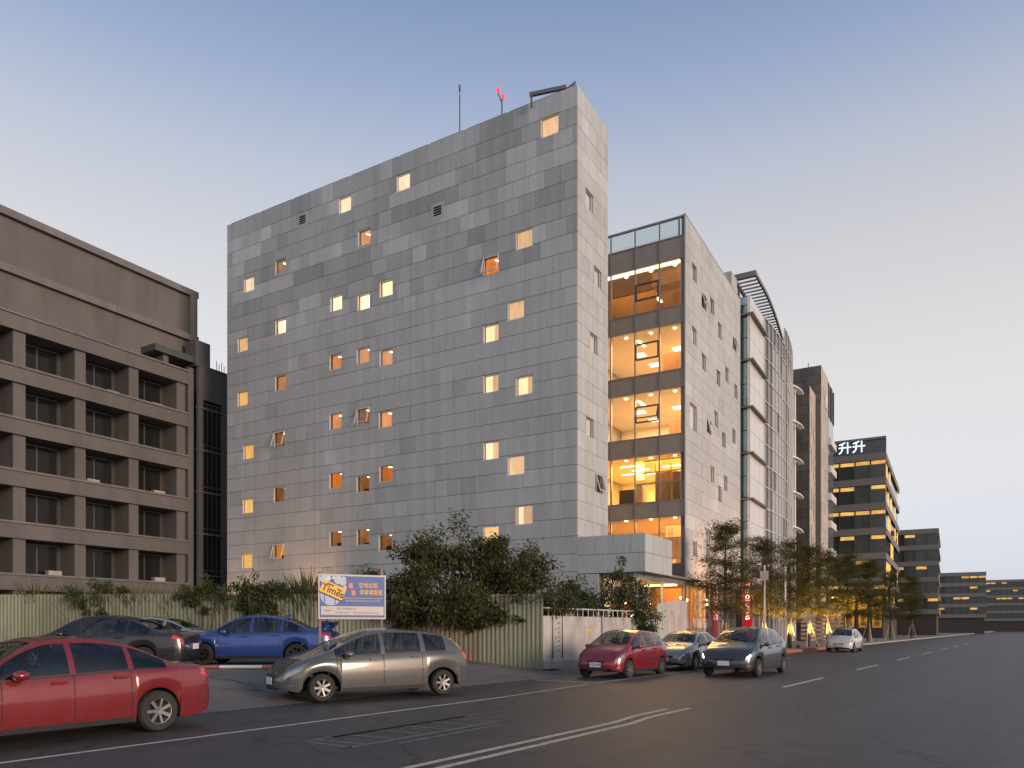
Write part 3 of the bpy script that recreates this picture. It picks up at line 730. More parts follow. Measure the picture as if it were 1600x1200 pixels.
# roof fittings (things of their own)
t_ = empty('antenna_mast', bw(-7.95, 1.2, H - .5)); tag(t_, 'thin tall grey antenna mast rising from the stone roof', 'antenna')
m = MB(); m.tube([(0, 0, 0), (0, 0, 3.5)], .035, 8); m.build('pole', M['darkmetal'], t_)
m = MB(); m.tube([(0, 0, 3.5), (0, 0, 3.75)], .02, 6); m.tube([(0, 0, 3.75), (0, 0, 4.1)], .055, 8); m.build('tip', M['darkmetal'], t_)
t_ = empty('warning_beacon', bw(-4.75, .55, H - .1)); tag(t_, 'pair of red warning lamps on a bent stand on the roof edge', 'beacon')
m = MB(); m.tube([(0, 0, 0), (0, 0, 1.0), (-.02, 0, 1.35)], .04, 8); m.tube([(0, 0, 1.15), (-.18, 0, 1.6), (-.20, 0, 1.75)], .03, 8); m.tube([(0, 0, 1.2), (.05, 0, 1.42)], .03, 8); m.build('stand', M['darkmetal'], t_)
M['redlamp'] = emit('red_beacon_glass', (1.0, .05, .07), 1.6)
for (x, z) in ((-.20, 1.86), (.06, 1.52)):
    m = MB(); m.lathe([(.001, .12), (.08, .09), (.11, 0), (.09, -.10), (.001, -.12)], c=(x, 0, z), n=12); m.build('red_lamp', M['redlamp'], t_, smooth=180)
t_ = empty('roof_davit', bw(-1.45, .45, H - .38)); tag(t_, 'folded grey crane arm lying along the corner of the roof', 'roof crane')
m = MB(); m.bar((-1.35, 0, .62), (.55, 0, 1.02), .16, .18); m.build('arm', M['darkmetal'], t_)
m = MB(); m.add([(.55, -.06, .95), (1.05, -.06, 1.32), (1.0, -.06, 1.05), (.6, -.06, .80), (.55, .06, .95), (1.05, .06, 1.32), (1.0, .06, 1.05), (.6, .06, .80)], [(0, 1, 2, 3), (7, 6, 5, 4), (0, 4, 5, 1), (1, 5, 6, 2), (2, 6, 7, 3), (3, 7, 4, 0)]); m.build('head', M['darkmetal'], t_)
m = MB(); m.box(.55, -.08, 0, .72, .08, .9); m.box(-1.3, -.06, 0, -1.2, .06, .6); m.build('stand', M['darkmetal'], t_)
# ================================================================ NEIGHBOURING BUILDINGS
M['pinkconc'] = plain('warm_grey_tile_wall', (0.100, 0.099, 0.100), 0.8, var=0.22, scale=.7, stretch=(1, 1, .25), bmp=0.1)  # wall colour darkened to carry the shade this block stands in
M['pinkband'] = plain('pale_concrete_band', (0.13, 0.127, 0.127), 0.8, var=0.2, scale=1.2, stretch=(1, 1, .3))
M['recess'] = plain('dark_recess_wall', (0.04, 0.036, 0.033), 0.8, var=0.3)  # balcony recess shade put into the colour, darker than the outer wall
M['darkglass'] = plain('dark_reflecting_glass', (0.012, 0.014, 0.016), 0.06, 0.0, 0.0, spec=0.6)
M['tealglass'] = plain('teal_reflecting_glass', (0.26, 0.40, 0.44), 0.06, 0.75, 0.08, scale=.4)
M['silverpanel'] = plain('silver_metal_panel', (0.62, 0.60, 0.58), 0.32, 0.35, 0.04, scale=.6)
M['curtain'] = plain('curtain_wall_glass', (0.36, 0.37, 0.38), 0.07, 0.7, 0.06, scale=.5)
M['offwhite'] = plain('off_white_metal', (0.66, 0.65, 0.63), 0.4, 0.2, 0.04)
M['charcoal'] = stone('charcoal_stone', (0.075, 0.072, 0.07), (0.115, 0.11, 0.105))
M['tan'] = stone('tan_stone', (0.36, 0.33, 0.30), (0.46, 0.42, 0.38))
M['litwin'] = emit('lit_office_window', (1.0, 0.60, 0.16), 0.75, 0.55, 0.8, (1, 1, 3))
M['greenish'] = plain('grey_green_glass', (0.05, 0.055, 0.05), 0.12, 0, 0.25, scale=.6, spec=.5)

# --- left neighbour: side wall with deep recessed bays (same axes as the office block)
NB = empty('apartment_block', bw(-30, 0), -BT)
tag(NB, 'warm grey concrete block with deep dark recessed balconies behind the parking lot', 'building')
# local: x = a + 30, y = v
m = MB(); m.box(-14, 3.02, 0, -.25, 8, 19.6); m.box(-14, .9, 18.6, -.25, 3.02, 20.2); m.build('wall', M['pinkconc'], NB)
m = MB(); m.box(-.30, .66, 0, 0, 1.02, 20.35); m.box(-.30, 2.62, 0, 0, 3.4, 20.35); m.box(-.30, 1.02, 17.9, 0, 2.62, 20.35); m.build('stair_tower', M['pinkconc'], NB)
for k in range(6):
    z0 = 17.7 - 3.0 * k
    m = MB(); m.box(-.22, 1.06, max(.2, z0 - 2.9), -.12, 2.58, z0); w_ = m.build('stair_window', M['darkglass'], NB)
    m = MB()
    for q in range(1, 4): m.box(-.125, 1.06 + q * .38 - .02, max(.2, z0 - 2.9), -.09, 1.06 + q * .38 + .02, z0)
    m.box(-.125, 1.06, z0 - .06, -.08, 2.58, z0 + .04); m.build('frame', M['darkmetal'], w_)
for k in range(7):
    z = 20.35 - 3.0 * k
    m = MB(); m.box(-.31, .60, z - .12, .05, 3.42, z - .02); m.build('floor_band', M['pinkband'], NB)
m = MB(); m.box(-14, .2, 0, -.55, .64, 20.1); m.build('return_wall', M['pinkconc'], NB)
# bays to the left (v from .2 down to -26)
for k in range(7):
    z = 19.3 - 3.02 * k
    m = MB(); m.box(-2.2, -30, z - .45, -.55, .19, z + .42); m.build('balcony_band', M['pinkconc'], NB)
    m = MB(); m.box(-2.25, -30, z + .42, -.45, .19, z + .54); m.build('balcony_cap', M['pinkband'], NB)
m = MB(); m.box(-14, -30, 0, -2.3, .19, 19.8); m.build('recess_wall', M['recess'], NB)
for j in range(9):
    v = -.25 - j * 3.55
    m = MB(); m.box(-2.3, v - .34, 0, -.75, v + .34, 19.2); m.build('pier', M['pinkconc'], NB)
for j in range(8):
    for k in range(6):
        v = -2.1 - j * 3.55; z = 16.6 - 3.02 * k
        m = MB(); m.box(-2.29, v - 1.2, z + .35, -2.2, v + 1.2, z + 2.1); w_ = m.build('window', M['darkglass'], NB)
        m = MB(); m.box(-2.195, v - .03, z + .35, -2.15, v + .03, z + 2.1); m.box(-2.195, v - 1.25, z + 2.1, -2.13, v + 1.25, z + 2.18); m.build('frame', M['darkmetal'], w_)
        if random.random() < .45:
            m = MB(); q = v + random.uniform(-.9, .5); m.box(-1.75, q, z + .02, -1.35, q + .8, z + .55); m.build('air_conditioner', M['concrete'], NB)
# upper set-back storeys
m = MB(); m.box(-14, -30, 20.1, -2.1, 1.75, 26.3); m.build('upper_wall', M['pinkconc'], NB)
for z in (22.6, 25.9): 
    m = MB(); m.box(-14, -30, z, -1.8, 2.0, z + .45); m.build('cornice', M['pinkband'], NB)
m = MB(); m.box(-2.1, 1.3, 22.0, -1.75, 1.85, 26.0); m.build('corner_pier', M['pinkband'], NB)
m = MB(); m.box(-2.8, -2.4, 20.5, -.5, 1.6, 20.95); m.build('roof_canopy', M['darkmetal'], NB)
m = MB(); m.box(-2.2, -1.6, 19.8, -.8, -1.2, 20.5); m.build('canopy_post', M['pinkconc'], NB)
m = MB(); m.box(-1.6, .7, 20.36, -.4, 1.9, 22.2); m.build('roof_housing', M['pinkconc'], NB)
for q in range(4):
    m = MB(); m.tube([(-.2, 2.3 + q * .22, 20.3), (-.2, 2.3 + q * .22, 21.1 - .2 * (q % 2))], .025, 6); m.build('roof_pipe', M['alu'], NB)

# --- curved glass building beyond the office block
CB = empty('curved_glass_building', C0, -BT)
tag(CB, 'silver and glass office block with a curved pergola roof next to the office block', 'building')
cv0, cv1, cv2, cv3 = 24.35, 29.3, 44.0, 46.6; ca = 3.0
def cav(v):
    s = (v - 29.3) / (cv2 - 29.3); return ca + .55 * math.sin(min(1, max(0, s)) * math.pi * .62) - .85 * max(0, s) ** 2.2
m = MB(); m.box(-10, cv0 + .2, 0, ca - .12, cv1, 27.0); m.box(-10, cv1, 0, 1.2, cv3, 27.0); m.build('body', M['back'], CB)
FZ = [7.9, 11.4, 14.9, 18.4, 22.0, 25.5]
prev = [.2] + FZ
for i, (z0, z1) in enumerate(zip([4.3] + FZ, FZ + [27.0])):
    # narrow glass strip facing the side
    for (p, q) in (((z0 + .2), (z0 + z1) / 2), ((z0 + z1) / 2 + .06, z1 - .1)):
        m = MB(); m.box(1.2, cv0 + .08, p, ca - .14, cv0 + .16, q); m.build('glass_pane', M['tealglass'], CB)
    # silver panels facing the street
    zm = (z0 + z1) / 2
    for (a_, b_) in ((cv0 + .1, 26.0), (26.0, 27.7), (27.7, cv1)):
        for (p, q) in ((z0 + .02, zm), (zm, z1 - .02)):
            m = MB(); m.box(ca - .12, a_ + .015, p + .015, ca, b_ - .015, q - .015); m.build('silver_panel', M['silverpanel'], CB)
    m = MB(); m.box(1.0, cv0 - .25, z1 - .06, ca + .30, cv0 + .0, z1 + .06)
    m.box(ca + .002, cv0 + .001, z1 - .06, ca + .30, cv1 + .1, z1 + .06)
    if i < 6: m.build('ledge', M['soffit'], CB)
m = MB(); m.box(ca - .2, cv0 - .0, .2, ca + .03, cv0 + .1, 27.0); m.build('corner_mullion', M['offwhite'], CB)
m = MB(); m.box(1.1, cv0 + .02, .2, 1.2, cv0 + .16, 27.0); m.build('corner_mullion', M['offwhite'], CB)
# curved curtain wall: panes and mullions
nb_ = 12; vsb = [cv1 + (cv2 - cv1) * i / nb_ for i in range(nb_ + 1)]
zs_ = [.3, 4.3]; 
for a_, b_ in zip([4.3] + FZ, FZ + [28.6]): zs_ += [a_ + (b_ - a_) * .5, b_]
zs_ = sorted(set(round(z, 3) for z in zs_))
for i, (v0, v1) in enumerate(zip(vsb, vsb[1:])):
    for j, (z0, z1) in enumerate(zip(zs_, zs_[1:])):
        mat = 'darkglass' if (i in (0, 1, 6) or (i * 7 + j * 5) % 11 == 0) else 'curtain'
        if z0 > 25.4: mat = 'darkglass'
        if z1 > 27.1 and v0 < 36: continue
        m = MB(); a0, a1 = cav(v0), cav(v1)
        m.add([(a0, v0, z0 + .03), (a1, v1, z0 + .03), (a1, v1, z1 - .03), (a0, v0, z1 - .03), (a0 - .05, v0, z0 + .03), (a1 - .05, v1, z0 + .03), (a1 - .05, v1, z1 - .03), (a0 - .05, v0, z1 - .03)], [(0, 1, 2, 3), (7, 6, 5, 4), (3, 2, 6, 7), (0, 4, 5, 1)])
        m.build('glass_pane', M[mat], CB)
for v in vsb:
    m = MB(); m.box(cav(v) - .05, v - .035, .2, cav(v) + .09, v + .035, 27.0 if v < 36 else 28.6); m.build('mullion', M['offwhite'], CB)
for z in zs_:
    m = MB()
    for v0, v1 in zip(vsb, vsb[1:]):
        if z > 27.1 and v0 < 36: continue
        m.bar((cav(v0) + .03, v0, z), (cav(v1) + .03, v1, z), .08, .06)
    m.build('transom', M['offwhite'], CB)
m = MB(); m.box(0, cv2 + .06, .2, 2.1, cv3, 27.4); m.build('end_pier', M['silverpanel'], CB)
m = MB(); m.box(2.1, cv3 - .5, .2, 2.6, cv3, 26.0); m.build('end_fin', M['offwhite'], CB)
for z in FZ:
    m = MB()
    for k in range(8):
        s0, s1 = k / 8, (k + 1) / 8
        x0, x1 = 2.1 + 1.0 * math.sin(s0 * math.pi / 2), 2.1 + 1.0 * math.sin(s1 * math.pi / 2)
        m.bar((x0, cv2 + .2 + 2.4 * s0, z + .3 - .5 * s0 ** 2), (x1, cv2 + .2 + 2.4 * s1, z + .3 - .5 * s1 ** 2), .5, .12)
    m.build('curved_canopy', M['offwhite'], CB)
# pergola: outer ring beam, inner beam and slats
def pav(v): return 3.12 - 1.50 * (max(0, v - 29.0) / 18.5) ** 1.5
pvs = [25.6 + (47.4 - 25.6) * i / 22 for i in range(23)]
m = MB()
for v0, v1 in zip(pvs, pvs[1:]): m.bar((pav(v0), v0, 29.1), (pav(v1), v1, 29.1), .14, .30)
m.build('pergola_beam', M['soffit'], CB)
m = MB()
for v0, v1 in zip(pvs, pvs[1:]): m.bar((pav(v0) - 1.6, v0, 28.95), (pav(v1) - 1.6, v1, 28.95), .14, .30)
m.build('pergola_beam', M['soffit'], CB)
m = MB(); m.bar((pav(25.6) - 1.7, 25.6, 29.1), (pav(25.6) + .07, 25.6, 29.1), .14, .42); m.build('pergola_beam', M['soffit'], CB)
for k in range(32):
    v = 26.1 + k * .66
    m = MB(); m.box(pav(v) - 1.55, v - .12, 29.06, pav(v) - .08, v + .12, 29.12); m.build('pergola_slat', M['offwhite'], CB)
for v in (27, 31, 35, 39, 43):
    m = MB(); m.box(pav(v) - 1.68, v - .08, 27.0, pav(v) - 1.5, v + .08, 28.8); m.build('pergola_post', M['soffit'], CB)
# street-level entrance of that building
m = MB(); m.box(ca - .1, cv0 + .3, 4.0, ca + 1.2, 33, 4.3); m.build('entrance_canopy', M['soffit'], CB)
for k in range(5):
    m = MB(); m.box(ca - .1, 25 + k * 2.0, .2, ca + .1, 25.3 + k * 2.0, 4.0); m.build('entrance_column', M['concrete'], CB)

def clad(rects, plane, d0, d1, tone_seed, ch=1.0, cw=1.4):
    """cladding panels with joints over rectangles; returns one MB"""
    m = MB()
    for (x0, x1, z0, z1, holes) in rects:
        z = z1; r = 0
        while z > z0 + .05:
            zb = max(z0, z - ch); x = x0; f = True
            while x < x1 - .02:
                w = cw * (.5 if (f and r % 2) else 1); xb = min(x1, x + w); f = False
                m.tone = random.random()
                for (p, q, s, t) in rects_minus(x + .012, xb - .012, zb + .012, z - .012, holes):
                    if plane == 'v': m.box(p, d0, s, q, d1, t)
                    else: m.box(d0, p, s, d1, q, t)
                x = xb
            z = zb; r += 1
    return m
# --- dark stone tower
DB = empty('dark_stone_tower', C0, -BT)
tag(DB, 'tall charcoal stone office tower with narrow slit windows and a pale emblem', 'building')
D1, D2 = 3.39, 3.97
m = MB(); m.box(-9, 50.07, 0, D1 - .07, 54, 27.1); m.box(-9, 54.07, 0, D2 - .07, 64, 30.3); m.build('body', M['back'], DB)
niche = [(.9, 2.3, 27.4, 28.9)]
clad([(-8, D1, 0, 27.15, [])], 'v', 50, 50.06, 1).build('front_facing', M['charcoal'], DB, tones=True, kind='stuff')
clad([(-8, D2, 26.5, 30.4, niche)], 'v', 54, 54.06, 2).build('front_facing', M['charcoal'], DB, tones=True, kind='stuff')
m = MB(); m.box(.9, 54.5, 27.3, 2.3, 54.6, 29.0); m.build('niche', M['black'], DB)
slits = []
for k in range(6):
    slits += [(51.0, 51.35, 22.2 - k * 4.0, 24.6 - k * 4.0), (52.4, 52.7, 21.4 - k * 4.0, 23.9 - k * 4.0)]
clad([(50.06, 54, 0, 27.15, slits)], 'a', D1 - .06, D1, 3).build('side_facing', M['tan'], DB, tones=True, kind='stuff')
clad([(54.06, 59.5, 0, 30.4, [])], 'a', D2 - .06, D2, 4).build('side_facing', M['tan'], DB, tones=True, kind='stuff')
for (v0, v1, z0, z1) in slits:
    m = MB(); m.box(D1 - .10, v0, z0, D1 - .072, v1, z1); m.build('slit_window', M['darkglass'], DB)
for k in range(8):
    m = MB(); m.box(D2 - .2, 59.6, 3.2 * k + 1.2, D2 + .02, 63.9, 3.2 * k + 3.6); m.build('window_band', M['tealglass'], DB)
    m = MB(); m.box(D2 - .2, 59.55, 3.2 * k + .4, D2 + .35, 64.2, 3.2 * k + 1.19); m.build('floor_ledge', M['offwhite'], DB)
for k in range(3):
    m = MB(); m.box(D2 - .05, 59.6 + k * 2.1, 26.0, D2 + .10, 59.75 + k * 2.1, 30.0); m.build('fin', M['darkmetal'], DB)
em = MB(); ang = [math.pi / 2 + i * math.pi / 5 for i in range(10)]
em.add([(D2 + .01, 57.3 + math.cos(a) * (.85 if i % 2 == 0 else .42), 27.3 + math.sin(a) * (1.25 if i % 2 == 0 else .6)) for i, a in enumerate(ang)] + [(D2 + .10, 57.3 + math.cos(a) * (.85 if i % 2 == 0 else .42), 27.3 + math.sin(a) * (1.25 if i % 2 == 0 else .6)) for i, a in enumerate(ang)],
       [tuple(range(10, 20))] + [(i, (i + 1) % 10, 10 + (i + 1) % 10, 10 + i) for i in range(10)])
em.build('emblem', M['offwhite'], DB)
m = MB(); m.tube([(0, 54.4, 30.4), (0, 54.4, 31.0)], .04); m.tube([(2.6, 54.4, 30.4), (2.6, 54.4, 31.0)], .04); m.build('roof_pipe', M['darkmetal'], DB)

# --- lit office building further down the street, with a glowing roof sign
def text_mesh(s, size, extrude=0.02, bold=0.0):
    cu = bpy.data.curves.new('text', 'FONT'); cu.body = s; cu.size = size; cu.extrude = extrude; cu.align_x = 'CENTER'; cu.align_y = 'CENTER'; cu.offset = bold
    o = bpy.data.objects.new('text', cu); col.objects.link(o)
    dg = bpy.context.evaluated_depsgraph_get(); me = bpy.data.meshes.new_from_object(o.evaluated_get(dg))
    bpy.data.objects.remove(o); bpy.data.curves.remove(cu); return me
def lettering(s, size, mat, parent, loc, rot, extrude=0.008, name='lettering', squeeze=1.0, bold=0.0):
    me = text_mesh(s, size, extrude, bold); me.materials.clear(); me.materials.append(mat)
    o = obj_from(name, me, parent, loc, rot); o.scale.x = squeeze; return o
def lit_office(name, label, a0, a1, v0, v1, top, floors, lit=.6, bands=True):
    e = empty(name, C0, -BT); tag(e, label, 'building')
    m = MB(); m.box(a0, v0 + .4, 0, a1 - .4, v1, top); m.build('body', M['recess'], e)
    fh = (top - 4.5) / floors
    for k in range(floors + 1):
        z = 4.5 + k * fh
        m = MB(); m.box(a0, v0, z - .55, a1, v0 + .4, z + .35); m.box(a1 - .4, v0 + .4, z - .55, a1, v1, z + .35); m.build('floor_band', M['soffit'], e)
    n = max(2, int((a1 - a0) / 1.7)); w = (a1 - a0) / n
    for k in range(floors):
        z0, z1 = 4.5 + k * fh + .36, 4.5 + (k + 1) * fh - .56
        for i in range(n):
            x0 = a0 + i * w
            m = MB(); m.box(x0 + .05, v0 + .22, z0, x0 + w - .05, v0 + .28, z1); m.build('window', M['greenish'], e)
            if random.random() < lit:
                m = MB(); m.box(x0 + .1, v0 + .20, z1 - .55, x0 + w - .1, v0 + .215, z1 - .08); m.build('ceiling_glow', M['litwin'], e)
            m = MB(); m.box(x0 - .04, v0 + .1, z0, x0 + .04, v0 + .219, z1); m.build('mullion', M['darkmetal'], e)
        n2 = max(2, int((v1 - v0) / 3)); w2 = (v1 - v0 - .4) / n2
        for i in range(n2):
            y0 = v0 + .4 + i * w2
            m = MB(); m.box(a1 - .28, y0 + .1, z0, a1 - .22, y0 + w2 - .1, z1); m.build('window', M['darkglass'] if random.random() > .25 else M['litwin'], e)
    return e
EB = lit_office('lit_office_building', 'dark glass office block with yellow lit floors and a glowing sign on top', -6, 9.0, 75, 105, 24.2, 6, .75)
m = MB(); m.box(-6, 75.0, 24.56, 9, 75.3, 26.3); m.build('sign_board', M['darkmetal'], EB)
m = MB(); m.box(-6, 74.8, 26.31, 9, 75.4, 26.6); m.build('roof_beam', M['soffit'], EB)
M['signglow'] = emit('white_blue_sign_light', (.80, .95, 1.0), 1.3)
lettering('升升', 1.7, M['signglow'], EB, (4.9, 74.9, 25.45), (R(90), 0, 0), .03)
HB = lit_office('distant_office_building', 'distant flat roofed office block where the street vanishes', 26, 52, 300, 350, 19, 5, .25)
FB = lit_office('grey_office_building', 'lower grey office block with few lit windows far down the street', -2, 14.5, 120, 150, 19, 5, .3)
GB = lit_office('far_office_building', 'small pale office block at the far end of the street', 8, 24.0, 185, 225, 15, 4, .3)

# ================================================================ FENCES AND WALLS
def corrugated(name, p, q, z0, z1, pitch, depth, mats, parent, jag=0.0, panel=0.9):
    """sheets of folded steel from p to q, each sheet its own part"""
    p = Vector((p[0], p[1], 0)); q = Vector((q[0], q[1], 0)); L = (q - p).length; d = (q - p) / L; n = Vector((d.y, -d.x, 0))
    ns = max(1, round(L / panel)); w = L / ns
    for i in range(ns):
        m = MB(); top = z1 + random.uniform(-jag, jag); k = max(1, round(w / pitch)); pw = w / k; pts = []
        for j in range(k):
            s = i * w + j * pw
            pts += [(s, 0), (s + pw * .42, 0), (s + pw * .55, depth), (s + pw * .87, depth)]
        pts.append((i * w + w, 0))
        for (s0, e0), (s1, e1) in zip(pts, pts[1:]):
            a = p + d * s0 + n * e0; b = p + d * s1 + n * e1
            m.quad((a.x, a.y, z0), (b.x, b.y, z0), (b.x, b.y, top), (a.x, a.y, top))
        m.build(name, random.choice(mats), parent)
def rusty(name, c, rust, lo, hi, sc=1.3):
    m, nt, b = new_mat(name); b.inputs['Roughness'].default_value = 0.6
    n1 = noise_tex(nt, coords(nt, (1, 1, .45)), sc, 7, 0.65); n2 = noise_tex(nt, coords(nt, (3, 3, .3)), 2.0, 4, .6)
    o = mixrgb(nt, ramp(nt, n2, .3, .7), [x * .82 for x in c], [x * 1.12 for x in c])
    o = mixrgb(nt, ramp(nt, n1, lo, hi), o, rust); nt.links.new(o, b.inputs['Base Color']); return m
GREEN = [rusty('green_fence_steel', (.185, .205, .14), (.14, .115, .085), .54, .72), rusty('faded_green_fence_steel', (.215, .24, .165), (.17, .145, .105), .56, .76), rusty('dull_green_fence_steel', (.165, .18, .125), (.14, .12, .085), .52, .70)]
RUST = [rusty('rusty_fence_steel', (.175, .14, .10), (.15, .17, .12), .50, .66), rusty('brown_fence_steel', (.165, .135, .10), (.22, .05, .04), .63, .70)]
GF = empty('green_fence', (0, 0, 0)); tag(GF, 'tall green corrugated steel fence with rust behind the parked cars', 'fence')
P0, P1, P2 = (1.07, 26.0), (-12.5, 27.7), (-30, 29.6)
def lerp2(p, q, s): return (p[0] + (q[0] - p[0]) * s, p[1] + (q[1] - p[1]) * s)
corrugated('steel_sheet', lerp2(P1, P0, .0), lerp2(P1, P0, .62), .25, 2.80, .155, .035, GREEN, GF)
corrugated('steel_sheet', lerp2(P1, P0, .62), lerp2(P1, P0, .84), .12, 2.76, .155, .035, RUST, GF, .02)
corrugated('steel_sheet', lerp2(P1, P0, .84), P0, .02, 2.76, .155, .035, [GREEN[0]], GF, .01)
corrugated('steel_sheet', P2, P1, .25, 2.84, .155, .035, GREEN, GF)
for s in range(8):
    x, y = lerp2(P0, P1, s / 7)
    m = MB(); m.box(x - .03, y + .06, .3, x + .03, y + .12, 2.7); m.build('post', M['darkmetal'], GF)
m = MB(); m.bar((P0[0], P0[1] + .05, 2.3), (P1[0], P1[1] + .05, 2.3), .05); m.bar((P1[0], P1[1] + .05, 2.3), (P2[0], P2[1] + .05, 2.3), .05); m.build('rail', M['darkmetal'], GF)

WW = empty('white_wall', K0, -RT); tag(WW, 'white painted block wall with a pipe railing on top beside the red hatchback', 'wall')
M['whitewall'] = rusty('dirty_white_wall', (.43, .415, .40), (.17, .155, .14), .46, .78, 1.1)
M['whitepaint'] = plain('white_pipe', (.50, .50, .49), .4, 0, .08)
# local: x = street offset, y = along the road; the wall stands at x = -1.45
for i, (t0, t1) in enumerate(((0.02, 1.28), (1.30, 4.28), (4.30, 6.98), (7.0, 9.62))):
    m = MB(); m.box(-1.60, t0, .15, -1.45, t1, 2.0); m.build('wall_panel', M['whitewall'], WW)
m = MB(); m.box(-1.445, 0.0, .15, -1.22, 9.6, .40); m.build('plinth', M['concrete'], WW)
for t in (.62, 1.29, 4.29, 6.99):
    m = MB(); m.tube([(-1.43, t, .5), (-1.43, t, 2.05)], .028, 6); m.build('drain_pipe', M['darkmetal'], WW)
m = MB(); m.tube([(-1.52, .02, 2.28), (-1.52, 5.9, 2.28)], .028, 6); m.tube([(-1.52, 6.0, 2.28), (-1.52, 9.6, 2.28)], .028, 6); m.build('handrail', M['whitepaint'], WW)
for k in range(24):
    m = MB(); m.tube([(-1.52, .05 + k * .41, 2.0), (-1.52, .05 + k * .41, 2.28)], .016, 5); m.build('baluster', M['whitepaint'], WW)
M['inkgreen'] = plain('faded_stencil_paint', (.16, .20, .18), .8, var=.4, scale=12)
M['dot'] = plain('orange_sticker', (.75, .38, .05), .6, var=.1)
sm = MB()
for k in range(7):
    sm.quad((-1.447, .98 + .05 * (k % 2), 1.75 - k * .16), (-1.447, 1.12 + .05 * (k % 2), 1.80 - k * .16), (-1.447, 1.12 + .05 * (k % 2), 1.72 - k * .16), (-1.447, .98, 1.67 - k * .16))
    if k % 2: sm.quad((-1.447, .82, 1.72 - k * .16), (-1.447, .90, 1.76 - k * .16), (-1.447, .90, 1.66 - k * .16), (-1.447, .82, 1.64 - k * .16))
sm.build('stencil_marks', M['inkgreen'], WW)
m = MB(); m.lathe([(.001, 0), (.085, 0), (.085, .01)], axis='X', c=(-1.449, 3.35, 1.48), n=14); m.build('sticker', M['dot'], WW)
m = MB(); m.quad((-1.447, 2.9, 1.6), (-1.447, 3.18, 1.6), (-1.447, 3.18, 1.58), (-1.447, 2.9, 1.58)); m.quad((-1.447, 2.9, 1.1), (-1.447, 2.92, 1.1), (-1.447, 2.92, 1.6), (-1.447, 2.9, 1.6)); m.build('marks', M['inkgreen'], WW)
WG = empty('white_corrugated_gate', (0, 0, 0)); tag(WG, 'white corrugated steel sheet gate at the end of the white wall', 'gate')
WHITE = [rusty('white_sheet_steel', (.46, .43, .41), (.25, .19, .15), .56, .76, 1.6)]
GRSH = [rusty('pale_green_sheet_steel', (.42, .46, .40), (.30, .30, .26), .6, .8)]
p = rw(-1.5, 9.66); q = rw(-1.5, 10.5); corrugated('steel_sheet', (p.x, p.y), (q.x, q.y), .15, 2.68, .17, .04, GRSH, WG, 0)
p = rw(-1.5, 10.5); q = rw(-1.5, 13.1); corrugated('steel_sheet', (p.x, p.y), (q.x, q.y), .15, 2.82, .17, .04, WHITE, WG, .05)
m = MB(); p = rw(-1.55, 13.15); m.box(p.x - .05, p.y - .05, .15, p.x + .05, p.y + .05, 2.85); m.build('post', M['darkmetal'], WG)

# ================================================================ SIGNS
def plain_flat(name, c, rough=.5): return plain(name, c, rough, var=.05)
M['signblue'] = plain_flat('sign_blue', (.03, .095, .30)); M['signwhite'] = plain_flat('sign_white', (.46, .44, .42)); M['signyellow'] = plain_flat('sign_yellow', (.72, .42, .06))
M['signred'] = plain_flat('sign_red', (.50, .03, .03)); M['signblack'] = plain_flat('sign_black', (.012, .012, .014)); M['signcloud'] = plain('sign_cloud', (.40, .50, .55), .5, var=.25, scale=5)
M['signgrey'] = plain_flat('sign_small_print', (.10, .11, .20)); M['signdeep'] = plain_flat('sign_deep_blue', (.03, .07, .20)); M['signlight'] = plain_flat('sign_light_blue', (.30, .45, .62))
lp = Vector((-5.38, 20.8, 0)); rp = Vector((-3.64, 21.6, 0)); dirv = (rp - lp).normalized(); SW = (rp - lp).length; sgz = 1.83
SB = empty('parking_billboard', (lp.x, lp.y, .45), math.atan2(dirv.y, dirv.x)); tag(SB, 'blue and yellow advertising board on two posts in front of the green fence', 'billboard')
b0 = sgz - .45; hgt = 1.26
m = MB(); m.box(0, 0, b0, SW, .05, b0 + hgt); bd_ = m.build('board', M['signwhite'], SB)
m = MB(); m.box(.04, -.006, b0 + .05, SW - .04, -.001, b0 + hgt - .05); m.build('blue_field', M['signblue'], bd_)
m = MB(); m.box(.07, -.012, b0 + .11, SW - .07, -.007, b0 + .36); m.build('white_strip', M['signwhite'], bd_)
cl = MB()
for (x, z, r) in ((.14, 1.12, .10), (.27, 1.14, .08), (.55, 1.10, .12), (.68, 1.04, .10), (.74, .90, .05), (.66, .74, .07), (.42, 1.16, .05), (.70, 1.13, .07)):
    cl.lathe([(.001, 0), (r, 0), (r, .002)], axis='Y', c=(x, -.0085 - random.random() * .0004, b0 + z), n=12)
cl.build('cloud_print', M['signcloud'], bd_)
m = MB(); m.lathe([(.001, 0), (.30, 0), (.30, .002)], axis='Y', c=(.35, -.0075, b0 + .68), n=24); m.build('globe_print', M['signlight'], bd_)
Mx = Matrix.Translation((.40, -.016, b0 + .81)) @ Matrix.Rotation(R(23), 4, 'Y')
m = MB(); m.box(-.34, 0, -.175, .34, .004, .175, Mx); m.build('yellow_plate', M['signyellow'], bd_)
Mx2 = Matrix.Translation((.40, -.0135, b0 + .78)) @ Matrix.Rotation(R(23), 4, 'Y')
m = MB(); m.box(-.345, 0, -.185, .335, .001, .15, Mx2); m.build('plate_shadow', M['signblack'], bd_)
m = MB(); m.box(.16, -.013, b0 + .45, .18, -.0125, b0 + .75); m.box(.45, -.013, b0 + .42, .47, -.0125, b0 + .62); m.build('plate_leg', M['signdeep'], bd_)
lettering('Times', .27, M['signblack'], bd_, (.40, -.0215, b0 + .78), (R(90), R(23), 0), .001, bold=.004)
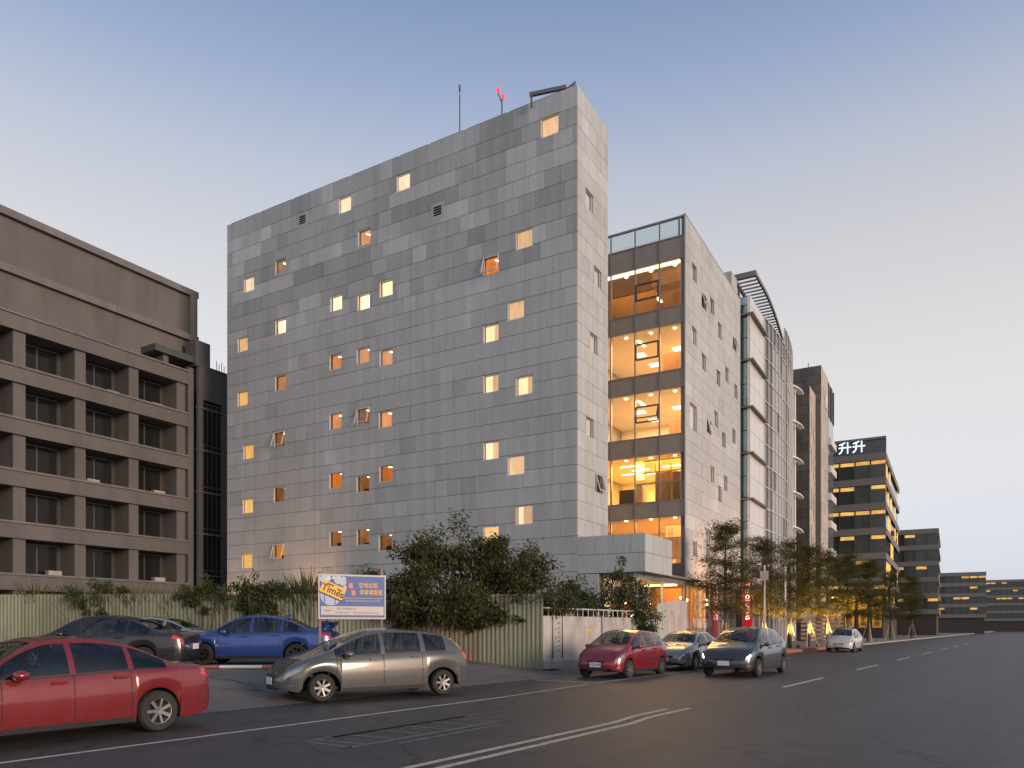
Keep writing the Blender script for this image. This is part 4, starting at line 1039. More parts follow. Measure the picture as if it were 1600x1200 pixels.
m = MB(); m.box(-.22, 0, .085, -.02, .002, .125, Matrix.Translation((.40, -.0205, b0 + .82)) @ Matrix.Rotation(R(23), 4, 'Y')); m.build('logo_stroke', M['signblack'], bd_); m = MB(); m.box(.10, 0, .06, .24, .002, .10, Matrix.Translation((.40, -.0205, b0 + .82)) @ Matrix.Rotation(R(30), 4, 'Y')); m.build('logo_stroke', M['signblack'], bd_)
for (x, z, ch) in ((.90, .93, '募'), (.98, .73, '集')):
    m = MB(); m.lathe([(.001, 0), (.5, 0), (.5, .003)], axis='Y', c=(0, 0, 0), n=16)
    o = m.build('red_seal', M['signred'], bd_); o.location = (x, -.012, b0 + z); o.scale = (.13, 1, .22)
    lettering(ch, .15, M['signwhite'], bd_, (x, -.014, b0 + z), (R(90), 0, 0), .001)
lettering('空地出租', .165, M['signyellow'], bd_, (1.40, -.009, b0 + .95), (R(90), 0, 0), .001, squeeze=.84, bold=.0012)
lettering('停車場管理', .165, M['signyellow'], bd_, (1.48, -.009, b0 + .75), (R(90), 0, 0), .001, squeeze=.80, bold=.0012)
m = MB(); m.box(.68, -.0085, b0 + .585, SW - .1, -.0078, b0 + .597); m.build('rule_line', M['signwhite'], bd_)
lettering('專業停車場經營管理歡迎地主洽詢 Times停車', .062, M['signwhite'], bd_, (1.24, -.009, b0 + .51), (R(90), 0, 0), .001, squeeze=.82)
lettering('業務洽詢', .06, M['signgrey'], bd_, (.25, -.014, b0 + .235), (R(90), 0, 0), .001, squeeze=.8)
lettering('台灣二四停車場 股 公司', .065, M['signgrey'], bd_, (.78, -.014, b0 + .29), (R(90), 0, 0), .001, squeeze=.8)
lettering('02-2704-0108', .065, M['signgrey'], bd_, (.66, -.014, b0 + .18), (R(90), 0, 0), .001)
lettering('http://www.park24.com.tw', .065, M['signgrey'], bd_, (1.33, -.014, b0 + .18), (R(90), 0, 0), .001)
for x in (.02, SW - .14):
    m = MB(); m.box(x, .055, -.05, x + .07, .12, b0 + hgt + (.05 if x < .5 else .20)); m.build('post', rusty('rusty_post', (.20, .13, .11), (.12, .10, .09), .5, .7) if x < .5 else bpy.data.materials['rusty_post'], SB)

# red light-pillar sign by the curved building
RS = empty('red_pillar_sign', bw(3.25, 22.4), -BT); tag(RS, 'tall narrow red sign pillar with white lettering on the pavement', 'sign')
M['redsign'] = emit('red_sign_face', (.75, .015, .02), .30); M['whitelit'] = emit('white_sign_letters', (1.0, .92, .85), 2.2)
m = MB(); m.box(-.34, 0, .15, .34, .25, 4.95); m.build('pillar', M['redsign'], RS)
m = MB(); m.box(-.38, .02, .15, -.341, .27, 5.0); m.box(.341, .02, .15, .38, .27, 5.0); m.build('edge_trim', M['alu'], RS)
lettering('THE OS LIVING', .40, M['whitelit'], RS, (0, -.02, 3.50), (R(90), R(90), 0), .01)
# yellow hanging banners
M['bannery'] = plain('yellow_banner_cloth', (.70, .40, .03), .7, var=.12, scale=2); M['bannerk'] = plain_flat('banner_black', (.04, .04, .05))
for i, a in enumerate((3.55, 5.15, 6.75, 8.3)):
    e = empty('yellow_banner', bw(a, 70.0 - i * .05), -BT); tag(e, 'tall yellow cloth banner with black lettering hung side by side under trees', 'banner', 'yellow banners below the lit office block')
    m = MB(); zz = [1.55 + k * .5 for k in range(9)]
    for z0, z1 in zip(zz, zz[1:]):
        w0 = .52 + .03 * (z0 - 1.5) ; w1 = .52 + .03 * (z1 - 1.5)
        m.add([(-w0, .03 * math.sin(z0 * 2), z0), (w0, .03 * math.sin(z0 * 2 + 1), z0), (w1, .03 * math.sin(z1 * 2 + 1), z1), (-w1, .03 * math.sin(z1 * 2), z1), (-w0, .03 * math.sin(z0 * 2) + .01, z0), (w0, .03 * math.sin(z0 * 2 + 1) + .01, z0), (w1, .03 * math.sin(z1 * 2 + 1) + .01, z1), (-w1, .03 * math.sin(z1 * 2) + .01, z1)], [(0, 1, 2, 3), (7, 6, 5, 4), (0, 3, 7, 4), (1, 5, 6, 2)])
    m.build('cloth', M['bannery'], e)
    for ch, z in (('好', 5.0), ('以', 4.35), ('大', 3.7), ('戰', 3.0), ('甲', 2.55), ('開', 2.0)):
        lettering(ch, .62, M['bannerk'], e, (0, -.05, z), (R(90), 0, 0), .004)
    m = MB(); m.tube([(-.72, .05, .15), (-.72, .05, 5.6)], .04, 6); m.tube([(-.72, .05, 5.58), (.65, .05, 5.58)], .025, 6); m.build('pole', M['darkmetal'], e)
# shaded lamp above the banners
LB = empty('banner_lamp', bw(4.2, 69.0, 5.75), -BT); tag(LB, 'small lit lamp on an arm above the yellow banners', 'lamp')
m = MB(); m.tube([(0, 1.0, -.05), (0, .4, .2), (0, 0, .12)], .03, 6); m.build('arm', M['darkmetal'], LB)
m = MB(); m.lathe([(.04, .14), (.16, 0), (.15, 0), (.03, .12)], n=12); m.build('shade', M['darkmetal'], LB, smooth=40)
m = MB(); m.lathe([(.001, -.03), (.11, -.01), (.09, .05)], n=12); m.build('bulb', M['lamp'], LB, smooth=180)
l_ = bpy.data.lights.new('banner_lamp_light', 'POINT'); l_.energy = 260; l_.color = (1, .72, .35); l_.shadow_soft_size = .1
lo_ = bpy.data.objects.new('banner_lamp_light', l_); col.objects.link(lo_); lo_.parent = LB; lo_.location = (.3, -.7, -.35)
# timber slat screen by the entrance behind the trees
TS = empty('timber_slat_screen', bw(4.6, 47.0), -BT); tag(TS, 'low screen of horizontal pale timber slats behind the tree trunks', 'screen')
M['paleslat'] = plain('pale_timber', (.45, .32, .22), .7, var=.15, scale=2)
for k in range(8):
    m = MB(); m.box(-1.6, 0, .35 + k * .42, 2.4, .08, .62 + k * .42); m.build('slat', M['paleslat'], TS)
for x in (-1.5, .4, 2.3):
    m = MB(); m.box(x - .05, .09, .15, x + .05, .2, 3.8); m.build('post', M['darkmetal'], TS)
# thin street poles on the pavement
for i, (t, h, lab) in enumerate(((24.0, 5.2, 'thin grey pole with a small plate between the street trees'), (28.6, 5.6, 'thin grey pole beside the lit tree trunk'))):
    pp = rw(-.9, t, .15); e = empty('street_pole', pp, -RT); tag(e, lab, 'pole', None)
    m = MB(); m.tube([(0, 0, 0), (0, 0, h)], .06, 8); m.build('pole', M['alu'], e)
    m = MB(); m.box(-.25, -.08, h - .9, .25, -.06, h - .35) if i == 0 else m.box(-.10, -.2, 2.7, .10, -.08, 3.1); m.build('plate', M['offwhite'] if i == 0 else M['darkmetal'], e)
e = empty('round_mirror_sign', rw(-.7, 33.5, .15), -RT); tag(e, 'white diamond road sign on a short pole beside the white car', 'sign')
m = MB(); m.tube([(0, 0, 0), (0, 0, 2.6)], .04, 8); m.build('pole', M['alu'], e)
m = MB(); m.box(-.35, -.05, -.35, .35, -.03, .35, Matrix.Translation((0, 0, 2.2)) @ Matrix.Rotation(R(45), 4, 'Y')); m.build('plate', M['offwhite'], e); e.name = 'road_sign'
# striped barrier pole lying along the lot
BP = empty('barrier_pole', (-8.75, 19.55, .56), math.atan2(.25, 4.6)); tag(BP, 'red and white striped pole lying low along the lot in front of the blue car', 'barrier')
M['poler'] = plain('barrier_red', (.42, .10, .09), .5, var=.2); M['polew'] = plain('barrier_white', (.62, .60, .57), .5, var=.1)
for k in range(6):
    m = MB(); m.tube([(-2.2 + k * 1.1, 0, 0), (-1.1 + k * 1.1, 0, 0)], .045, 10); m.build('segment', M['poler'] if k % 2 == 0 else M['polew'], BP, smooth=40)
for x in (-2.1, .6, 3.2):
    m = MB(); m.box(x - .06, -.08, -.09, x + .06, .08, -.03); m.build('foot', M['concrete'], BP)
# ================================================================ VEHICLES
def pchip(keys):
    xs = [k[0] for k in keys]; ys = [k[1] for k in keys]; n = len(xs)
    d = [(ys[i + 1] - ys[i]) / (xs[i + 1] - xs[i]) for i in range(n - 1)]; t = [d[0]] + [0.0] * (n - 2) + [d[-1]]
    for i in range(1, n - 1):
        t[i] = 0.0 if d[i - 1] * d[i] <= 0 else 2 * d[i - 1] * d[i] / (d[i - 1] + d[i])
    def f(x):
        if x <= xs[0]: return ys[0]
        if x >= xs[-1]: return ys[-1]
        i = max(j for j in range(n - 1) if xs[j] <= x); h = xs[i + 1] - xs[i]; s = (x - xs[i]) / h
        return ys[i] * (2 * s ** 3 - 3 * s * s + 1) + h * t[i] * (s ** 3 - 2 * s * s + s) + ys[i + 1] * (-2 * s ** 3 + 3 * s * s) + h * t[i + 1] * (s ** 3 - s * s)
    return f
def paintmat(name, c, metal=.25):
    m, nt, b = new_mat(name); b.inputs['Base Color'].default_value = (*c, 1); b.inputs['Metallic'].default_value = metal
    b.inputs['Roughness'].default_value = .24; b.inputs['Coat Weight'].default_value = .8; b.inputs['Coat Roughness'].default_value = .05
    nz = noise_tex(nt, coords(nt), 3.5, 5, .6); o = mixrgb(nt, ramp(nt, nz, .35, .8), c, [x * .86 + .02 for x in c]); nt.links.new(o, b.inputs['Base Color'])
    return m
M['carglass'] = glass('car_window_glass', (.42, .45, .45), f0=.07)
M['cabin'] = plain('car_cabin_fabric', (.035, .034, .033), .85, 0, .2)
M['tyre'] = plain('tyre_rubber', (.022, .022, .023), .85, var=.2, scale=8)
M['rim'] = plain('alloy_rim', (.22, .22, .23), .4, .5, .1)
M['rimdark'] = plain('dark_alloy_rim', (.05, .05, .052), .4, .6, .05)
M['trim'] = plain('black_plastic_trim', (.02, .02, .021), .55, 0, .1)
M['under'] = plain('car_underside', (.012, .012, .012), .9, 0, 0)
M['lens'] = plain('headlight_lens', (.30, .31, .33), .10, .7, .25, scale=14, coat=1)
M['lenslit'] = emit('lit_headlight', (1.0, .95, .88), 8.0)
M['tail'] = plain('tail_light_lens', (.42, .015, .02), .12, 0, 0, coat=1)
M['tailit'] = emit('lit_tail_light', (.85, .03, .03), .5)
M['chrome'] = plain('chrome', (.70, .70, .71), .12, 1, 0)
M['plate'] = plain('number_plate', (.66, .66, .64), .5, 0, .05)
M['platetext'] = plain_flat('plate_print', (.03, .03, .035))
TYPES = {
 'sedan': dict(L=4.6, W=1.79, H=1.47, fa=1.40, ra=-1.27, r=.315,
  top=[(-2.3, .78), (-2.24, .95), (-2.10, 1.02), (-1.72, 1.06), (-1.55, 1.10), (-.85, 1.38), (-.25, 1.465), (.2, 1.46), (.5, 1.39), (1.12, 1.04), (1.25, .985), (1.75, .88), (2.1, .755), (2.26, .62), (2.3, .52)],
  belt=[(-2.3, .70), (-2.2, .88), (-2.05, .95), (-1.5, .965), (0, .91), (1.2, .87), (1.8, .77), (2.15, .64), (2.3, .48)],
  wt=[(-2.3, .62), (-2.0, .80), (-1.6, .77), (-.85, .64), (0, .64), (.5, .67), (1.15, .82), (1.8, .76), (2.3, .5)],
  w=[(-2.3, .72), (-2.22, .84), (-1.95, .95), (-1.3, 1), (1.35, 1), (1.8, .965), (2.1, .87), (2.25, .72), (2.3, .60)],
  win=[(.98, .06), (-.02, -.80), (-.88, -1.42)], shield=(1.10, .46), rear=(-1.54, -.82), handles=(.22, -.66)),
 'hatch': dict(L=3.8, W=1.70, H=1.53, fa=1.20, ra=-1.26, r=.295,
  top=[(-1.9, .74), (-1.88, .96), (-1.78, 1.08), (-1.48, 1.36), (-1.30, 1.43), (-.7, 1.51), (-.15, 1.53), (.2, 1.48), (1.10, 1.05), (1.25, .985), (1.6, .86), (1.8, .70), (1.9, .54)],
  belt=[(-1.9, .70), (-1.82, .93), (-1.6, 1.0), (-1.0, .985), (0, .94), (1.1, .89), (1.5, .79), (1.78, .64), (1.9, .48)],
  wt=[(-1.9, .62), (-1.7, .72), (-1.4, .65), (0, .65), (.4, .68), (1.1, .82), (1.6, .76), (1.9, .52)],
  w=[(-1.9, .76), (-1.84, .86), (-1.6, .96), (-1.1, 1), (1.1, 1), (1.5, .96), (1.75, .85), (1.86, .70), (1.9, .60)],
  win=[(.95, .05), (-.03, -.78), (-.88, -1.34)], shield=(1.08, .18), rear=(-1.78, -1.36), handles=(.2, -.66)),
}
def make_car(name, typ, paint, label, group=None, cat='car', L=None, W=None, H=None, rim='rim', plate_txt=None, lit=False, moulding=False):
    T = TYPES[typ]; sx = (L or T['L']) / T['L']; sy = (W or T['W']) / 2; sz = (H or T['H']) / T['H']
    top, belt, wt, w = (pchip(T[k]) for k in ('top', 'belt', 'wt', 'w')); x0, x1 = -T['L'] / 2, T['L'] / 2
    r = T['r']; ra = r + .055; fa, rr = T['fa'], T['ra']
    def low(x):
        z = .19 + .10 * max(0, (abs(x) - (x1 - .55)) / .55) ** 2
        for c in (fa, rr):
            d = abs(x - c)
            if d < ra: z = max(z, r + math.sqrt(max(0, ra * ra - d * d)) * .98)
        return z
    SR = [0, .18, .38, .60, .80, .93, 1.0]; SY = [.955, .985, 1.0, 1.0, .985, .965, .935]
    GR = [.07, .3, .55, .78, .90, 1.0]; TR = [.09, .32, .6, .82, 1.0]
    def ring(x):
        ww = w(x) * sy; b = belt(x); zt = top(x); crown = .035 + .02 * max(0, (zt - b - .1)); ze = max(b + .012, zt - crown); zl = min(low(x), b - .06); wtt = min(wt(x) * sy, ww * .92)
        if low(x) > .3: zl = min(low(x), b - .05)
        pts = [(0, zl), (ww * .72, zl)]
        for s, y in zip(SR, SY): pts.append((ww * y, zl + (b - zl) * s))
        yb = ww * SY[-1]
        for s in GR: pts.append((yb + (wtt - yb) * s + .035 * math.sin(math.pi * s) * min(1, (ze - b) / .3), b + (ze - b) * s))
        for s in TR: pts.append((wtt * (1 - s), ze + (zt - ze) * (1 - (1 - s) ** 2)))
        return [(x * sx, y, z * sz) for (y, z) in pts]
    xs = {x0 + (x1 - x0) * i / 64 for i in range(65)} | {c + ra * math.cos(R(a)) for c in (fa, rr) for a in range(0, 181, 12)} | {x1 - .02, x1 - .05, x1 - .09, x0 + .02, x0 + .05, x0 + .09}
    for a, b in T['win']: xs |= {a, b}
    xs |= set(T['shield']) | set(T['rear']); xs = sorted(xs); xs2 = [xs[0]]
    for x in xs[1:]:
        if x - xs2[-1] > .006: xs2.append(x)
    xs = xs2; n = len(ring(0)); NB_ = 2 + len(SR); NG = NB_ + len(GR)
    verts = []; rings = []
    for x in xs:
        h = ring(x); idx = []
        for (X, Y, Z) in h: idx.append(len(verts)); verts.append((X, Y, Z))
        mir = [idx[0]]
        for k in range(1, n):
            if k == n - 1: mir.append(idx[k])
            else: mir.append(len(verts)); verts.append((h[k][0], -h[k][1], h[k][2]))
        rings.append((idx, mir))
    root = empty(name); tag(root, label, cat, group)
    body = MB(); body.v = verts; wins = {}
    for i in range(len(xs) - 1):
        xm = (xs[i] + xs[i + 1]) / 2; gh = top(xm) - belt(xm)
        for side in (0, 1):
            A, Bq = rings[i][side], rings[i + 1][side]
            for k in range(n - 1):
                q = [A[k], Bq[k], Bq[k + 1], A[k + 1]]
                if side: q.reverse()
                q = [v for j, v in enumerate(q) if v not in q[:j]]
                if len(q) < 3: continue
                key = None
                if NB_ <= k < NG - 2 and gh > .13:
                    for wi, (a, b) in enumerate(T['win']):
                        if b < xm < a: key = ('side_window', side, wi)
                if k >= NG and (k > NG - 1):
                    if T['shield'][1] < xm < T['shield'][0]: key = ('windscreen', 0, 0)
                    if T['rear'][0] < xm < T['rear'][1]: key = ('rear_window', 0, 0)
                if key: wins.setdefault(key, []).append(q)
                else:
                    body.f.append(q); body.m.append(1 if k == 0 or (k == 1) else 0); body.t.append(0)
    for e, s in ((0, -1), (len(xs) - 1, 1)):
        loop = rings[e][0] + [v for v in reversed(rings[e][1]) if v not in rings[e][0]]
        c = len(body.v); zz = [body.v[v][2] for v in loop]; body.v.append((xs[e] * sx + s * .035, 0, (min(zz) + max(zz)) / 2))
        for a, b in zip(loop, loop[1:] + loop[:1]):
            body.f.append([c, a, b] if s < 0 else [c, b, a]); body.m.append(0); body.t.append(0)
    bo = body.build('body', [paint, M['under']], root, smooth=38)
    for (nm, sd, wi), qs in wins.items():
        m = MB(); mp = {}
        for q in qs:
            f = []
            for v in q:
                if v not in mp: mp[v] = len(m.v); m.v.append(verts[v])
                f.append(mp[v])
            m.f.append(f); m.m.append(0); m.t.append(0)
        m.build(nm, M['carglass'], root, smooth=60)
    X = lambda x: x * sx
    H_ = sz
    for s in (1, -1):
        for (xx, nm) in ((.12, 'front_seat'), (-.75, 'rear_seat')):
            m = MB(); m.box((xx - .05) * sx, s * .36 - .24, .30, (xx + .45) * sx, s * .36 + .24, .52)
            Mt = Matrix.Translation(((xx - .05) * sx, s * .36, .45)) @ Matrix.Rotation(R(-14), 4, 'Y'); m.box(-.08, -.23, 0, .06, .23, .58, Mt); m.box(-.07, -.12, .62, .03, .12, .82, Mt); m.build(nm, M['cabin'], root)
    m = MB(); m.box(.78 * sx, -sy * .78, .55, 1.05 * sx, sy * .78, (belt(1.0) + .0) * sz); m.build('dashboard', M['cabin'], root)
    m = MB(); m.box(-1.3 * sx, -sy * .80, .24, 1.0 * sx, sy * .80, .30); m.build('cabin_floor', M['cabin'], root)
    m = MB(); k_ = 14
    m.tube([(.70 * sx, .36 + .17 * math.cos(2 * math.pi * i / k_), .90 * sz + .17 * math.sin(2 * math.pi * i / k_)) for i in range(k_ + 1)], .016, 5, cap=False); m.build('steering_wheel', M['trim'], root)
    Zs = lambda z: z * sz
    def surf(x, k, side=1, off=.006):
        h = ring(x); i = min(n - 2, int(k)); s = k - i; p = Vector(h[i]).lerp(Vector(h[i + 1]), s)
        h2 = ring(x + .01); t1 = Vector(h2[i]).lerp(Vector(h2[i + 1]), s) - p; t2 = Vector(h[i + 1]) - Vector(h[i])
        nrm = t1.cross(t2).normalized(); 
        if nrm.y < 0 and abs(nrm.y) > .2: nrm = -nrm
        elif nrm.z < 0 and abs(nrm.y) <= .2: nrm = -nrm
        p = p + nrm * off; return Vector((p.x, p.y * side, p.z))
    def patch(nm, mat, quad, side, parent=root, off=.006, nu=6, nv=4):
        """quad: four (x, ring position) corners"""
        m = MB(); 
        for i in range(nu + 1):
            for j in range(nv + 1):
                u, v = i / nu, j / nv
                x = (quad[0][0] * (1 - u) + quad[1][0] * u) * (1 - v) + (quad[3][0] * (1 - u) + quad[2][0] * u) * v
                k = (quad[0][1] * (1 - u) + quad[1][1] * u) * (1 - v) + (quad[3][1] * (1 - u) + quad[2][1] * u) * v
                m.v.append(tuple(surf(x, k, side, off)))
        for i in range(nu):
            for j in range(nv):
                a = i * (nv + 1) + j; q = [a, a + nv + 1, a + nv + 2, a + 1]; m.f.append(q if side > 0 else q[::-1]); m.m.append(0); m.t.append(0)
        return m.build(nm, mat, parent, smooth=60)
    # wheels
    wy = sy - .115
    if 'wheel_' + rim + typ not in bpy.data.meshes:
        t = MB(); t.lathe([(.62 * r, -.10), (.90 * r, -.105), (.98 * r, -.075), (r, -.03), (r, .03), (.98 * r, .075), (.90 * r, .105), (.62 * r, .10)], axis='Y', n=32); t.mesh('tyre_' + rim + typ, M['tyre'], smooth=40)
        q = MB(); q.lathe([(.64 * r, .085), (.66 * r, .10), (.60 * r, .095), (.58 * r, .05), (.57 * r, -.08)], axis='Y', n=32); q.lathe([(.001, .075), (.12 * r, .08), (.14 * r, .06)], axis='Y', n=14)
        for k in range(7):
            a = 2 * math.pi * k / 7
            q.bar((.10 * r * math.cos(a), .065, .10 * r * math.sin(a)), (.62 * r * math.cos(a), .078, .62 * r * math.sin(a)), .035, .05)
        q.mesh('wheel_' + rim + typ, M[rim], smooth=40)
        d = MB(); d.lathe([(.001, .02), (.57 * r, .02)], axis='Y', n=20); d.mesh('disc_' + rim + typ, M['under'])
    for cx in (fa, rr):
        for s in (1, -1):
            e = empty('wheel', (X(cx), s * wy, r * 1.0), 0 if s > 0 else math.pi, root)
            obj_from('tyre', bpy.data.meshes['tyre_' + rim + typ], e); obj_from('rim', bpy.data.meshes['wheel_' + rim + typ], e); obj_from('brake_disc', bpy.data.meshes['disc_' + rim + typ], e)
            m = MB()   # dark inner wheel house
            m.lathe([(ra * .99, -.02 * 0), (ra * .99, .30)], axis='Y', n=24, c=(X(cx), 0, r)); 
    # lamps
    kb = NB_ - 1
    for s in (1, -1):
        if typ == 'sedan':
            patch('headlight', M['lenslit'] if lit else M['lens'], [(x1 - .52, kb - 1.2), (x1 - .04, kb - 2.4), (x1 - .06, kb - .2), (x1 - .62, kb - .1)], s)
            patch('tail_light', M['tail'], [(x0 + .03, kb - 2.2), (x0 + .30, kb - 1.6), (x0 + .26, kb - .2), (x0 + .05, kb - .1)], s)
        else:
            patch('headlight', M['lens'], [(x1 - .36, kb - 1.8), (x1 - .05, kb - 2.6), (x1 - .10, kb + .3), (x1 - .60, kb + .6)], s)
            patch('tail_light', M['tail'], [(x0 + .03, kb - 2.2), (x0 + .20, kb - 1.6), (x0 + .16, kb + 2.5), (x0 + .08, kb + 2.5)], s)
        if lit: patch('headlamp_bulb', M['lenslit'], [(x1 - .20, kb - 1.5), (x1 - .08, kb - 1.7), (x1 - .10, kb - .6), (x1 - .22, kb - .4)], s, off=.012, nu=3, nv=2)
        patch('fog_lamp', M['lens'], [(x1 - .20, 3.1), (x1 - .10, 3.1), (x1 - .10, 3.7), (x1 - .20, 3.7)], s, nu=2, nv=2)
        # door seams
        for xd in (T['win'][0][0] - .02, T['win'][0][1] - .04, T['win'][1][1] - .02):
            patch('door_seam', M['under'], [(xd - .006, 3.0), (xd + .006, 3.0), (xd + .006, kb), (xd - .006, kb)], s, off=.002, nu=1, nv=6)
        patch('belt_trim', M['trim'], [(T['win'][2][1], kb + .02), (T['win'][0][0], kb + .02), (T['win'][0][0], kb + .85), (T['win'][2][1], kb + .85)], s, off=.004, nu=14, nv=1)
        patch('sill', M['trim'], [(rr + ra + .03, 2.0), (fa - ra - .03, 2.0), (fa - ra - .03, 2.6), (rr + ra + .03, 2.6)], s, off=.004, nu=8, nv=1)
        if moulding: patch('side_moulding', M['trim'], [(rr + ra + .1, 4.5), (fa - ra - .1, 4.5), (fa - ra - .1, 4.75), (rr + ra + .1, 4.75)], s, off=.012, nu=8, nv=1)
        for xh in T['handles']:
            p = surf(xh, kb - 1.2, s, .02); m = MB(); m.box(p.x - .10, p.y - .018, p.z - .018, p.x + .10, p.y + .018, p.z + .018); m.build('door_handle', paint, root, smooth=40)
        xm_ = T['win'][0][0] - .22; p = surf(xm_, kb + .5, s, .0); m = MB()
        prof = [(-.09, .35), (-.07, .85), (0, 1.0), (.06, .85), (.09, .45)]
        for i, (dx, sc) in enumerate(prof):
            for a in range(10): m.v.append((p.x + dx, p.y + s * .13 + .105 * sc * math.cos(2 * math.pi * a / 10), p.z + .06 + .075 * sc * math.sin(2 * math.pi * a / 10)))
        for i in range(4):
            for a in range(10): m.f.append([i * 10 + a, i * 10 + (a + 1) % 10, (i + 1) * 10 + (a + 1) % 10, (i + 1) * 10 + a]); m.m.append(0); m.t.append(0)
        m.f.append(list(range(10))); m.f.append(list(range(40, 50))); m.m += [0, 0]; m.t += [0, 0]
        mi = m.build('mirror', paint, root, smooth=60)
        m = MB(); m.bar((p.x, p.y - s * .02, p.z), (p.x, p.y + s * .08, p.z + .04), .05, .04); m.build('mirror_arm', M['trim'], mi)
    # front face: grille, lower intake, plate; rear plate
    xf = X(x1)
    gy = w(x1) * sy * .62
    def front_panel(nm, mat, y, z0, z1, dx=.0, d=.02):
        m = MB(); k = 8
        for i in range(k + 1):
            yy = -y + 2 * y * i / k; xx = xf + .034 - .045 * (abs(yy) / max(.01, w(x1) * sy)) + dx
            m.v += [(xx + d - .006, yy, z0), (xx + d - .006, yy, z1), (xx - .05, yy, z0), (xx - .05, yy, z1)]
        for i in range(k):
            a = i * 4; b = a + 4
            m.f += [[a, b, b + 1, a + 1], [a + 1, b + 1, b + 3, a + 3], [a, a + 2, b + 2, b]]; m.m += [0] * 3; m.t += [0] * 3
        m.f += [[0, 1, 3, 2], [k * 4, k * 4 + 2, k * 4 + 3, k * 4 + 1]]; m.m += [0, 0]; m.t += [0, 0]
        return m.build(nm, mat, root)
    front_panel('grille', M['trim'], gy, Zs(.46), Zs(.56), 0, .004)
    front_panel('lower_intake', M['trim'], gy * 1.05, Zs(.24), Zs(.33), 0, .002)
    m = MB(); m.box(xf + .035, -.06, Zs(.49), xf + .055, .06, Zs(.53)); m.build('badge', M['chrome'], root)
    m = MB(); m.box(xf + .048, -.19, Zs(.355), xf + .06, .19, Zs(.355) + .15); pl = m.build('number_plate', M['plate'], root)
    if plate_txt: lettering(plate_txt, .125, M['platetext'], pl, (xf + .0605, 0, Zs(.355) + .072), (R(90), 0, R(90)), .001)
    m = MB(); m.box(X(x0) - .05, -.19, Zs(.55), X(x0) - .03, .19, Zs(.55) + .15); m.build('number_plate', M['plate'], root)
    m = MB(); m.bar((X(T['shield'][0]) - .05, .45, Zs(top(T['shield'][0] - .05)) + .012), (X(T['shield'][0]) - .22, -.15, Zs(top(T['shield'][0] - .22)) + .014), .02, .015); m.build('wiper', M['trim'], root)
    return root
def place(car, x, y, z, hx, hy): car.location = (x, y, z); car.rotation_euler = (0, 0, math.atan2(hy, hx)); return car
hx_, hy_ = -RY.x, -RY.y
RED = paintmat('crimson_paint', (.22, .012, .024)); RED2 = paintmat('dull_red_paint', (.20, .018, .022)); BLUE = paintmat('blue_paint', (.022, .065, .26), .3)
GUN = paintmat('gunmetal_paint', (.085, .09, .088), .2); SILV = paintmat('silver_paint', (.30, .30, .29), .4); BLK = paintmat('black_paint', (.012, .012, .013), .1)
WHT = paintmat('white_paint_car', (.55, .54, .53), 0); DGR = paintmat('dark_grey_paint', (.05, .053, .055), .4)
c = make_car('hatchback_car', 'hatch', RED, 'crimson hatchback parked at the kerb beside the white wall', plate_txt='6192-WG', moulding=True)
place(c, 3.69, 24.78, .004, hx_, hy_)
c = make_car('sedan_car', 'sedan', SILV, 'silver grey sedan parked directly behind the crimson hatchback'); place(c, 3.69 + RY.x * 5.6, 24.78 + RY.y * 5.6, .004, hx_, hy_)
c = make_car('sport_utility_car', 'hatch', DGR, 'dark grey car driving past the parked silver sedan with headlights on', L=4.4, W=1.82, H=1.62, lit=True); place(c, 8.02, 25.7, .004, hx_, hy_)
c = make_car('white_hatchback', 'hatch', WHT, 'white hatchback parked near the yellow banners', plate_txt='3975-ZM'); place(c, 21.9, 49.3, .004, hx_, hy_)
c = make_car('gunmetal_hatchback', 'hatch', GUN, 'gunmetal grey hatchback turning out of the parking lot', L=4.45, W=1.72, H=1.55); place(c, -3.28, 17.2, .03, -.83, -.56)
c.rotation_euler.x = 0
c = make_car('blue_sedan', 'sedan', BLUE, 'blue sports sedan with a rear wing parked in front of the green fence', rim='rimdark', H=1.475); place(c, -7.56, 22.5, .50, -1, -.03)
wg = MB(); wg.bar((-2.02, -.70, 1.24), (-2.02, .70, 1.24), .26, .035); wo_ = wg.build('rear_wing', BLUE, c)
for s in (1, -1):
    m = MB(); m.add([(-1.98, s * .60, 1.0), (-1.80, s * .60, 1.02), (-1.92, s * .66, 1.26), (-2.18, s * .66, 1.30), (-2.2, s * .66, 1.20), (-1.98, s * .63, 1.0), (-1.80, s * .63, 1.02), (-1.92, s * .69, 1.26), (-2.18, s * .69, 1.30), (-2.2, s * .69, 1.20)], [(0, 1, 2, 3, 4), (9, 8, 7, 6, 5), (0, 5, 6, 1), (1, 6, 7, 2), (2, 7, 8, 3), (3, 8, 9, 4), (4, 9, 5, 0)]); m.build('wing_strut', BLUE, wo_)
m = MB(); m.add([(-.9, -.03, 1.40), (-.9, .03, 1.40), (-.68, 0, 1.43), (-.93, 0, 1.50)], [(0, 1, 2), (0, 2, 3), (1, 3, 2), (0, 3, 1)]); m.build('roof_fin', BLUE, c)
m = MB(); m.box(1.35, -.3, .97, 1.75, .3, 1.0, Matrix.Rotation(R(6), 4, 'Y') @ Matrix.Translation((-.0, 0, .12))); m.build('bonnet_scoop', BLUE, c, smooth=30)
c = make_car('grey_sedan', 'sedan', SILV, 'silver sedan parked behind the blue sports sedan along the fence'); place(c, -12.1, 25.0, .50, -1, .02)
c = make_car('black_sedan', 'sedan', BLK, 'black sedan parked nose to tail ahead of the blue sports sedan'); place(c, -11.0, 20.4, .46, -1, -.05)
c = make_car('red_sedan', 'sedan', RED2, 'dull red sedan parked at the roadside below the lot entrance', L=4.4); place(c, -6.80, 10.95, .004, hx_, hy_)
